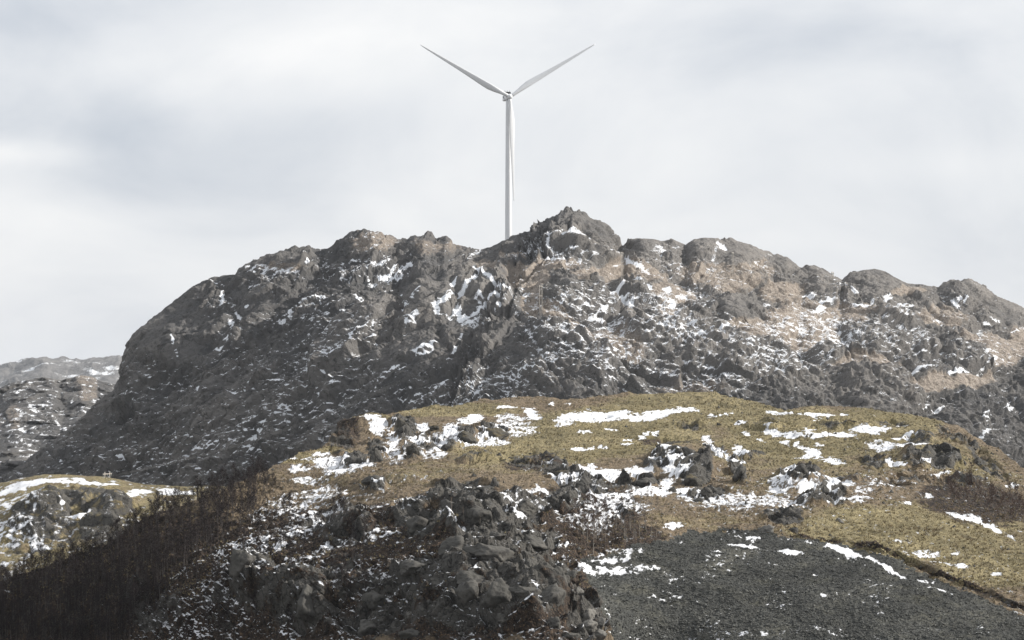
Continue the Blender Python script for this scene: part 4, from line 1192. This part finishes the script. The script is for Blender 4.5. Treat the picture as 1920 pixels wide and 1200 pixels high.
# (x, y, half width px, half height px, material, label, group)
BOULD = [(913, 1051, 42, 24, M_BOULD, "largest rounded grey boulder in the middle of the near rocky spur", None),
         (848, 1036, 28, 20, M_BOULD, "cracked dark slab just left of the largest boulder on the spur", None),
         (931, 1022, 15, 9, M_BOULD, "small rounded boulder resting above the largest boulder on the spur", None),
         (994, 1012, 25, 15, M_BOULD, "broad grey boulder beside a snow patch, upper right part of the spur", None),
         (1029, 1014, 12, 19, M_BOULD, "tall narrow boulder at the upper right corner of the spur", None),
         (791, 977, 25, 20, M_BOULD, "blocky dark boulder at the upper left of the spur, brown grass around", None),
         (850, 976, 21, 17, M_BOULD, SPUR_L, SPUR), (899, 980, 29, 19, M_BOULD, SPUR_L, SPUR), (980, 956, 21, 14, M_BOULD, SPUR_L, SPUR),
         (912, 947, 16, 9, M_BOULD, SPUR_L, SPUR), (842, 930, 24, 9, M_BOULD, "flat dark slab at the top of the spur under the brown turf", None),
         (1015, 1068, 15, 18, M_BOULD, SPUR_L, SPUR), (1043, 1094, 22, 20, M_BOULD, SPUR_L, SPUR), (992, 1076, 13, 17, M_BOULD, SPUR_L, SPUR),
         (1027, 1126, 26, 27, M_BOULD, SPUR_L, SPUR), (1067, 1070, 17, 13, M_BOULD, SPUR_L, SPUR), (880, 1118, 25, 24, M_BOULD, SPUR_L, SPUR),
         (943, 1124, 27, 27, M_BOULD, SPUR_L, SPUR), (983, 1143, 27, 14, M_BOULD, SPUR_L, SPUR), (1034, 1172, 16, 11, M_BOULD, SPUR_L, SPUR),
         (777, 1070, 26, 15, M_BOULD, SPUR_L, SPUR), (822, 1089, 17, 15, M_BOULD, SPUR_L, SPUR), (880, 1088, 27, 17, M_BOULD, SPUR_L, SPUR),
         (766, 1133, 8, 8, M_PALE, "small pale round boulder alone in the dark lower left of the spur", None), (950, 1168, 16, 11, M_BOULD, SPUR_L, SPUR),
         (700, 1110, 22, 17, M_BOULD, SPUR_L, SPUR), (735, 1165, 26, 14, M_BOULD, SPUR_L, SPUR), (770, 1185, 20, 12, M_BOULD, SPUR_L, SPUR),
         (690, 1160, 22, 16, M_BOULD, SPUR_L, SPUR), (480, 1100, 20, 26, M_BOULD, "dark upright cliff block among the birches at lower left", None), (585, 1130, 22, 34, M_BOULD, "steep dark leaning slab between the wood and the spur", None),
         (1104, 1147, 18, 14, M_PALE, "pale boulder against the scree edge", EDGE), (1097, 1173, 17, 13, M_PALE, "pale boulder against the scree edge", EDGE), (1123, 1167, 13, 11, M_PALE, "pale boulder against the scree edge", EDGE),
         (1118, 1192, 18, 11, M_PALE, "pale boulder against the scree edge", EDGE), (1088, 1108, 12, 9, M_PALE, "pale boulder against the scree edge", EDGE), (1066, 1193, 16, 9, M_BOULD, SPUR_L, SPUR),
         (1436, 992, 15, 10, M_PALE, "large pale boulder on the brown rim just above the scree", None), (1488, 990, 8, 7, M_BOULD, "small dark boulder beside the large pale one above the scree", None),
         (1572, 977, 9, 7, M_PALE, "lone grey boulder on the yellow-green terrace", None), (1468, 978, 8, 6, M_BOULD, "grey boulder at the left end of the yellow-green terrace", None), (1502, 974, 7, 5, M_BOULD, "low grey stone at the foot of the snowy bank above the terrace", None),
         (1293, 871, 14, 11, M_BOULD, "upper grey boulder of the snowy hollow under the brown hump", None), (1300, 903, 19, 14, M_MOSSY, "big boulder capped with brown turf in the snowy hollow", None), (1323, 927, 11, 9, M_BOULD, BASIN_L, BASIN),
         (1349, 920, 11, 10, M_BOULD, BASIN_L, BASIN), (1310, 937, 9, 5, M_BOULD, BASIN_L, BASIN), (1270, 866, 14, 8, M_BOULD, BASIN_L, BASIN), (1262, 918, 9, 9, M_BOULD, BASIN_L, BASIN), (1212, 906, 22, 9, M_BOULD, BASIN_L, BASIN),
         (1386, 892, 10, 17, M_BOULD, "narrow upright rock rib between the two snowfields", None), (1515, 883, 7, 4, M_MOSSY, "dark stone lying at the top of the snowy bank", None), (1500, 903, 12, 12, M_BOULD, "jagged dark rock standing in the snowy bank above the terrace", None),
         (1550, 918, 9, 11, M_BOULD, "narrow dark rock at the right end of the snowy bank", None), (1286, 796, 7, 4, M_MOSSY, "small dark stone on the open grass near the hilltop", None), (1348, 800, 5, 4, M_MOSSY, "pair-sized brown stone on the grassy crest slope", None), (1594, 794, 10, 5, M_MOSSY, "low brown stone beside the snow streaks right of the hilltop", None),
         (870, 820, 20, 13, M_MOSSY, "left of two mossy boulders standing in snow on the hill", None), (926, 814, 22, 13, M_MOSSY, "right and larger of two mossy boulders standing in snow on the hill", None), (817, 809, 11, 6, M_MOSSY, "low rounded stone left of the two mossy boulders", None),
         (756, 806, 12, 16, M_MOSSY, "upright dark crag at the left shoulder of the hill", None), (664, 867, 18, 11, M_BOULD, "grey slab beside the big snowfield, left end of the hill", None), (705, 857, 12, 20, M_BOULD, "tall cracked rock right of the big snowfield", None), (778, 853, 13, 15, M_MOSSY, "dark rock between two snow gullies on the hill", None),
         (697, 918, 20, 8, M_BOULD, "flat grey slab with a snow streak on brown turf", None), (1052, 890, 14, 7, M_MOSSY, "brown rounded rock at the left edge of the lower snowfield", None), (1095, 912, 16, 18, M_BOULD, "dark vertical crag under the lower snowfield", None), (1070, 934, 14, 12, M_BOULD, "cracked grey crag below the lower snowfield, left side", None)]
OWN = {(850, 976): "dark blocky slab at the left end of the spur's upper row of slabs", (899, 980): "wide grey slab in the middle of the spur's upper row of slabs",
       (980, 956): "grey slab right of the snow wedge near the top of the spur", (912, 947): "small dark slab just below the top slab of the spur",
       (1015, 1068): "upright grey block right of the largest boulder on the spur", (1043, 1094): "bulky grey block on the spur's right flank above the tall crag",
       (992, 1076): "narrow dark block between the largest boulder and the upright block", (1027, 1126): "tall dark crag on the lower right part of the spur",
       (1067, 1070): "cracked grey block on the spur's right rim facing the scree", (880, 1118): "dark rounded block below and left of the largest boulder",
       (943, 1124): "broad dark crag directly below the largest boulder of the spur", (983, 1143): "low flat slab at the foot of the broad crag",
       (1034, 1172): "grey stone under the tall crag near the bottom of the spur", (777, 1070): "long low slab on the spur's left side among dark heather",
       (822, 1089): "medium block between the long left slab and the largest boulder", (880, 1088): "flattish block just beneath the cracked dark slab",
       (950, 1168): "dark stone at the bottom middle of the spur below the broad crag", (700, 1110): "half-buried dark rock left of the spur among brown heather",
       (735, 1165): "low dark slab just below and left of the small pale boulder", (770, 1185): "rounded dark stone at the bottom edge below the small pale boulder",
       (690, 1160): "steep dark block at the spur's bottom left foot", (1066, 1193): "dark stone at the bottom edge left of the pale boulders",
       (1323, 927): "left of two upright boulders at the lower rim of the snowy hollow", (1349, 920): "right of two upright boulders at the lower rim of the snowy hollow",
       (1310, 937): "small flat stone in front of the two upright boulders", (1270, 866): "dark ledge stone under brown turf at the top of the snowy hollow",
       (1262, 918): "small grey boulder in snow left of the turf-capped boulder", (1212, 906): "long dark rock ledge crossing the left part of the snowfield",
       (1104, 1147): "uppermost large pale boulder where the spur meets the scree", (1097, 1173): "left one of the lower pale boulders where the spur meets the scree",
       (1123, 1167): "pale boulder leaning out over the scree, rightmost of its group", (1118, 1192): "lowest pale boulder at the bottom edge beside the scree",
       (1088, 1108): "small pale boulder highest on the spur's scree edge", (1348, 800): "small brown stone on the crest slope right of the dark stone"}
for i, (x, y, rx, ry, mt, lab, grp) in enumerate(BOULD):
    lab = OWN.get((x, y), lab)
    c = Vector(hill_point(x, y + ry * 0.75))
    sc_ = c.y / FPX
    hx, hz = rx * sc_ * 1.0, ry * sc_ * 1.0
    o = link("boulder", rock_variant(i % 9, mt))
    hy = max(min(hx, hz * 1.6), 0.8 * hz)
    o.location = c + Vector((0, hy * 0.45, hz * 0.12))
    o.scale = (hx * 1.12, hy * 1.2, hz * 1.12)
    o.rotation_euler = (0, 0, (i * 2.4) % 6.28)
    if abs(math.sin(o.rotation_euler.z)) > 0.5:
        o.rotation_euler.z = math.pi * (i % 2) + 0.3 * math.sin(i * 3.1)
    tag(o, lab, "boulder", grp)

# ------------------------------------------------------------------ loose stones of the scree (uncountable)
def octa(seed):
    r = np.random.default_rng(seed)
    V = np.array([[1, 0, 0], [-1, 0, 0], [0, 1, 0], [0, -1, 0], [0, 0, 1], [0, 0, -1]], float)
    return V * r.uniform(0.55, 1.15, (6, 1)) + r.normal(0, 0.16, (6, 3))
OF = np.array([[0, 2, 4], [2, 1, 4], [1, 3, 4], [3, 0, 4], [2, 0, 5], [1, 2, 5], [3, 1, 5], [0, 3, 5]])
NS = 30000
cx = rng.uniform(1050, 1960, NS * 3)
cy = 1232 - (1232 - 990) * rng.uniform(0, 1, NS * 3) ** 1.0
jj = col_of(cx)
ii = np.clip(np.round((1232 - cy) / (1232 - top[jj]) * (nr_m - 1)).astype(int), 0, nr_m - 1)
ok = np.nonzero(region.reshape(nr_f, nc_f)[NF + ii, jj] == 2)[0][:NS]
ptsS = FG[ii[ok], jj[ok]]
snS = att_scree[:, 0].reshape(nr_f, nc_f)[NF + ii[ok], jj[ok]]
ptsS = ptsS[snS < 0.5]
kinds = np.stack([octa(s) for s in range(40)])
ki = rng.integers(0, 40, len(ptsS))
sz = 0.09 + 0.36 * rng.random(len(ptsS)) ** 3.2
rz = rng.uniform(0, 6.28, len(ptsS))
Vk = kinds[ki] * sz[:, None, None]
cR, sR = np.cos(rz)[:, None], np.sin(rz)[:, None]
Vx = Vk[:, :, 0] * cR - Vk[:, :, 1] * sR
Vy = Vk[:, :, 0] * sR + Vk[:, :, 1] * cR
VS = np.stack([Vx, Vy, Vk[:, :, 2] * 0.8], -1) + ptsS[:, None, :] + np.array([0, 0, 0.05])
FSn = (OF[None] + (np.arange(len(ptsS)) * 6)[:, None, None]).reshape(-1, 3)
o = link("scree_stones", np_mesh("scree_stones", VS.reshape(-1, 3), FSn, False), M_STONE)
tag(o, "dark grey loose stones covering the scree slope at lower right", "scree", kind="stuff")

# ------------------------------------------------------------------ grass tussocks and small stones of the hill (uncountable)
def hill_scatter(n_, weight, seed):
    r = np.random.default_rng(seed)
    i_ = r.integers(0, nr_m, n_ * 12)
    j_ = r.integers(0, nc_f, n_ * 12)
    w_ = weight.reshape(nr_f, nc_f)[NF + i_, j_]
    keep = np.nonzero(r.random(len(w_)) < w_)[0][:n_]
    return FG[i_[keep], j_[keep]], r

tw_ = np.clip((1 - rock) * (1 - scree) * (0.25 + green) * (att_scree[:, 0] < 0.56), 0, 1) * (py < 1130) * (py > top.min())
tp, r_ = hill_scatter(10000, tw_, 61)
nb_ = 5
ang = r_.uniform(0, 6.28, (len(tp), nb_)); hgt = r_.uniform(0.22, 0.62, (len(tp), nb_)); wid = r_.uniform(0.07, 0.16, (len(tp), nb_))
rad = r_.uniform(0.05, 0.30, (len(tp), nb_)); lean = r_.uniform(0.1, 0.35, (len(tp), nb_)); aw = r_.uniform(0, 6.28, (len(tp), nb_))
bx_ = tp[:, None, 0] + rad * np.cos(ang); by_ = tp[:, None, 1] + rad * np.sin(ang); bz_ = tp[:, None, 2] - 0.05 + 0 * ang
A_ = np.stack([bx_ - wid * np.cos(aw), by_ - wid * np.sin(aw), bz_], -1)
B_ = np.stack([bx_ + wid * np.cos(aw), by_ + wid * np.sin(aw), bz_], -1)
C_ = np.stack([bx_ + lean * np.cos(ang), by_ + lean * np.sin(ang), bz_ + hgt], -1)
TVt = np.stack([A_, B_, C_], 2).reshape(-1, 3)
o = link("grass_tussocks", np_mesh("grass_tussocks", TVt, np.arange(len(TVt)).reshape(-1, 3), False), M_TUFT)
tag(o, "dry olive and straw grass tussocks on the hill and terrace", "grass", kind="stuff")
sw_ = np.clip(0.05 + 0.6 * rock + 0.25 * sstep(1450, 1650, px) * sstep(800, 850, py) * sstep(960, 930, py), 0, 1) * (1 - scree) * (py < 1215)
tp, r_ = hill_scatter(5200, sw_, 62)
Vk = kinds[r_.integers(0, 40, len(tp))] * (0.16 + 0.6 * r_.random(len(tp)) ** 3.2)[:, None, None]
VS = Vk + tp[:, None, :]
o = link("hill_stones", np_mesh("hill_stones", VS.reshape(-1, 3), (OF[None] + (np.arange(len(tp)) * 6)[:, None, None]).reshape(-1, 3), False), M_BOULD)
tag(o, "small grey stones strewn over the hillside turf and spur", "stones", kind="stuff")

# ------------------------------------------------------------------ bare birches
def limb(pts, r0, r1, sides, V, Fc):
    base_i = len(V)
    for i, p in enumerate(pts):
        s = i / (len(pts) - 1)
        r = r0 * (1 - s) + r1 * s
        for k in range(sides):
            a = 2 * math.pi * k / sides
            V.append((p[0] + r * math.cos(a), p[1] + r * math.sin(a), p[2]))
    for i in range(len(pts) - 1):
        for k in range(sides):
            a, b = base_i + i * sides + k, base_i + i * sides + (k + 1) % sides
            Fc.append((a, b, b + sides)); Fc.append((a, b + sides, a + sides))

def birch(seed, H, spread, nl, ntw, tw=0.034):
    r = random.Random(seed)
    V, Fc = [], []
    lean = (r.uniform(-0.07, 0.07), r.uniform(-0.07, 0.07))
    tr = []
    for i in range(7):
        s = i / 6
        tr.append((lean[0] * H * s + 0.10 * math.sin(3 * s + seed), lean[1] * H * s + 0.10 * math.cos(2.3 * s + seed), -0.4 + (H + 0.4) * s))
    limb(tr, 0.095 * H / 6, 0.015, 5, V, Fc)
    ends = []
    for k in range(nl):
        s = 0.22 + 0.72 * (k + r.random()) / nl
        i = min(5, int(s * 6))
        f = s * 6 - i
        p0 = [tr[i][q] * (1 - f) + tr[i + 1][q] * f for q in range(3)]
        a = r.uniform(0, 6.28)
        ln = spread * (1.0 - 0.45 * s) * r.uniform(0.7, 1.2)
        pts = []
        for m in range(4):
            w = m / 3
            pts.append((p0[0] + math.cos(a) * ln * w * 0.8, p0[1] + math.sin(a) * ln * w * 0.8, p0[2] + ln * (0.95 * w + 0.25 * w * w)))
        limb(pts, 0.035 * H / 6, 0.008, 3, V, Fc)
        ends.append(pts)
    ends.append(tr[3:7])
    TV, TF = [], []
    for k in range(ntw):
        pts = ends[r.randrange(len(ends))]
        w = r.uniform(0.25, 1.0) * (len(pts) - 1)
        i = min(len(pts) - 2, int(w)); f = w - i
        p = [pts[i][q] * (1 - f) + pts[i + 1][q] * f for q in range(3)]
        a = r.uniform(0, 6.28); up = r.uniform(-0.1, 1.1)
        ln = r.uniform(0.35, 0.95) * H / 6
        d = Vector((math.cos(a), math.sin(a), up)).normalized()
        sd = d.cross(Vector((r.uniform(-1, 1), r.uniform(-1, 1), r.uniform(-1, 1)))).normalized() * tw
        b = len(TV)
        q = Vector(p)
        TV += [tuple(q - sd), tuple(q + sd), tuple(q + d * ln)]
        TF.append((b, b + 1, b + 2))
    return V, Fc, TV, TF

def birch_meshes(seed, H, spread, nl, ntw, bark, twig):
    V, Fc, TV, TF = birch(seed, H, spread, nl, ntw)
    a = py_mesh("trunk", V, Fc); a.materials.append(bark)
    b = py_mesh("crown", TV, TF, False); b.materials.append(twig)
    return a, b

VAR_WOOD = [birch_meshes(s, 5.4 + 0.35 * (s % 5), 1.9 + 0.2 * (s % 3), 11, 420, M_BARK, M_TWIG) for s in range(8)]
VAR_PALE = [birch_meshes(40 + s, 4.4 + 0.4 * (s % 4), 0.9, 7, 70, M_PALEBARK, M_TWIG2) for s in range(5)]
VAR_BUSH = [birch_meshes(70 + s, 3.0 + 0.4 * (s % 4), 1.2, 10, 260, M_BARK, M_TWIG2) for s in range(6)]

def plant_tree(x, y, var, k, sc, label, group, name="birch_tree"):
    p = Vector(hill_point(x, y))
    t_ = thing(name, p, label, "tree" if name == "birch_tree" else "shrub", group, random.uniform(0, 6.28))
    t_.scale = (sc, sc, sc)
    link("trunk", var[k % len(var)][0], None, t_)
    link("crown", var[k % len(var)][1], None, t_)
    return t_

def inside(poly, x, y):
    c = False
    j = len(poly) - 1
    for i in range(len(poly)):
        (x1, y1), (x2, y2) = poly[i], poly[j]
        if (y1 > y) != (y2 > y) and x < (x2 - x1) * (y - y1) / (y2 - y1) + x1:
            c = not c
        j = i
    return c

def scatter(poly, count, seed):
    r = random.Random(seed)
    xs = [p[0] for p in poly]; ys = [p[1] for p in poly]
    out = []
    while len(out) < count:
        x, y = r.uniform(min(xs), max(xs)), r.uniform(min(ys), max(ys))
        if inside(poly, x, y):
            out.append((x, y))
    return out

WOOD = [(-90, 1130), (0, 1100), (80, 1074), (136, 1056), (210, 1028), (255, 992), (354, 953), (430, 920), (496, 892), (508, 915), (500, 955), (440, 1005), (375, 1050), (320, 1095), (270, 1160), (225, 1228), (-90, 1228)]
k = 0
rim = [(0, 1100), (80, 1074), (136, 1056), (210, 1030), (255, 994), (354, 955), (430, 922), (494, 894)]
rx = np.linspace(0, 494, 62)
rim_f = lin(rim)
for x in rx:                                            # the edge of the wood against the knoll
    x += random.uniform(-3, 3)
    plant_tree(x, rim_f(x) + random.uniform(0, 16), VAR_WOOD, k, random.choice((0.55, 0.65, 0.75, 0.85, 1.0, 1.12)) * random.uniform(0.9, 1.1), "bare dark birch along the upper edge of the wood, against the sunny knoll",
               "birches along the upper edge of the dark wood")
    k += 1
for x, y in scatter(WOOD, 112, 21):
    plant_tree(max(x, 2), y, VAR_WOOD, k, random.uniform(0.7, 1.1), "bare dark birch inside the dense wood at lower left", "birches inside the dense lower left wood")
    k += 1
SLOPE = [(500, 915), (560, 960), (640, 970), (700, 1020), (700, 1120), (560, 1160), (480, 1200), (230, 1225), (275, 1160), (330, 1095), (385, 1050), (450, 1008), (500, 960)]
for x, y in scatter(SLOPE, 46, 22):
    plant_tree(x, y, VAR_WOOD, k, random.uniform(0.6, 1.0), "bare birch standing apart on the snow-speckled slope below the wood", "scattered birches on the snow-speckled slope")
    k += 1
GROVE = [(1085, 1000), (1110, 985), (1160, 990), (1235, 1003), (1225, 1016), (1160, 1022), (1110, 1046), (1085, 1030)]
for x, y in scatter(GROVE, 34, 23):
    plant_tree(x, y, VAR_PALE, k, random.uniform(0.75, 1.15), "thin pale birch in the small grove at the scree's upper left corner", "thin birches of the small grove by the scree")
    k += 1
for x, y in [(1203, 957), (1212, 960), (1222, 955), (1231, 960), (1216, 948)]:
    plant_tree(x, y, VAR_PALE, k, random.uniform(0.8, 1.05), "thin pale birch in front of the dark bank below the snowfield", "five thin birches below the snowfield")
    k += 1
for x, y in [(1058, 1150), (1066, 1152), (1072, 1155), (1081, 1153), (1086, 1157)]:
    plant_tree(x, y, VAR_PALE, k, random.uniform(0.5, 0.75), "bare pale sapling beside the pale boulders at the spur's edge", "saplings at the spur's lower right edge")
    k += 1
for x, y in [(849, 994), (870, 996), (889, 996), (900, 999)]:
    plant_tree(x, y, VAR_PALE, k, random.uniform(0.5, 0.7), "small bare sapling at the foot of the upper spur slabs", "saplings under the upper spur slabs")
    k += 1
plant_tree(614, 904, VAR_WOOD, 3, 0.72, "single dark tree standing before the big snowfield on the hill's left end", None)
for x, y, lab in [(640, 965, "tall thin birch on the brown slope below the grassy hill"), (596, 1000, "slim birch on the speckled slope left of the brown turf"), (545, 1180, "bare leaning birch beside the bright snow patch at the bottom")]:
    plant_tree(x, y, VAR_WOOD, k, 0.95, lab, None)
    k += 1
THICK = [(1735, 905), (1800, 905), (1900, 915), (1960, 930), (1960, 1010), (1900, 992), (1840, 965), (1760, 945)]
for x, y in scatter(THICK, 70, 24):
    plant_tree(x, y, VAR_BUSH, k, random.uniform(0.7, 1.25), "bare brown shrub in the thicket between the hill and the terrace", "shrubs of the brown thicket", "bare_shrub")
    k += 1
for x, y in scatter([(1070, 960), (1110, 950), (1150, 975), (1110, 1000), (1075, 1040), (1060, 1000)], 14, 25):
    plant_tree(x, y, VAR_BUSH, k, random.uniform(0.6, 1.1), "bare brown shrub above the grove, left of the scree", "shrubs above the small grove", "bare_shrub")
    k += 1

# the rest of the wood reads as one mass
mv, mf, mtv, mtf = [], [], [], []
protos = [birch(200 + s, 5.6, 2.0, 8, 230) for s in range(4)]
off, toff = 0, 0
for q, (x, y) in enumerate(scatter(WOOD, 700, 26)):
    p = hill_point(x, y)
    V, Fc, TV, TF = protos[q % 4]
    a = random.uniform(0, 6.28); s = random.uniform(0.6, 1.0)
    R = np.array([[math.cos(a), -math.sin(a), 0], [math.sin(a), math.cos(a), 0], [0, 0, 1]]) * s
    mv.append(np.array(V) @ R.T + p); mf.append(np.array(Fc) + off); off += len(V)
    mtv.append(np.array(TV) @ R.T + p); mtf.append(np.array(TF) + toff); toff += len(TV)
wood = link("birch_wood", np_mesh("birch_wood", np.concatenate(mv), np.concatenate(mf), True), M_BARK)
tag(wood, "dark mass of bare birches filling the slope at lower left", "wood", kind="stuff")
tw = link("twigs", np_mesh("twigs", np.concatenate(mtv), np.concatenate(mtf), False), M_TWIG, wood)
tw["kind"] = "stuff"

# ------------------------------------------------------------------ haze: the air between here and the far mountains
bmh = box(0, 7200, 0, 13000, 15200, 1.0)
for v in bmh.verts:
    v.co.z = -0.0 if v.co.z < 0 else CZ + 262.0
    if v.co.z == 0: v.co.z = 0.0
hz = bm_obj("haze", bmh, None, None)
mh = bpy.data.materials.new("haze_air")
mh.use_nodes = True
th = mh.node_tree
th.nodes.clear()
oh = th.nodes.new("ShaderNodeOutputMaterial")
vh = th.nodes.new("ShaderNodeVolumePrincipled")
vh.inputs["Color"].default_value = (0.86, 0.92, 1.0, 1)
vh.inputs["Density"].default_value = 0.000015
vh.inputs["Anisotropy"].default_value = 0.2
th.links.new(vh.outputs[0], oh.inputs["Volume"])
hz.data.materials.append(mh)
tag(hz, kind="stuff")
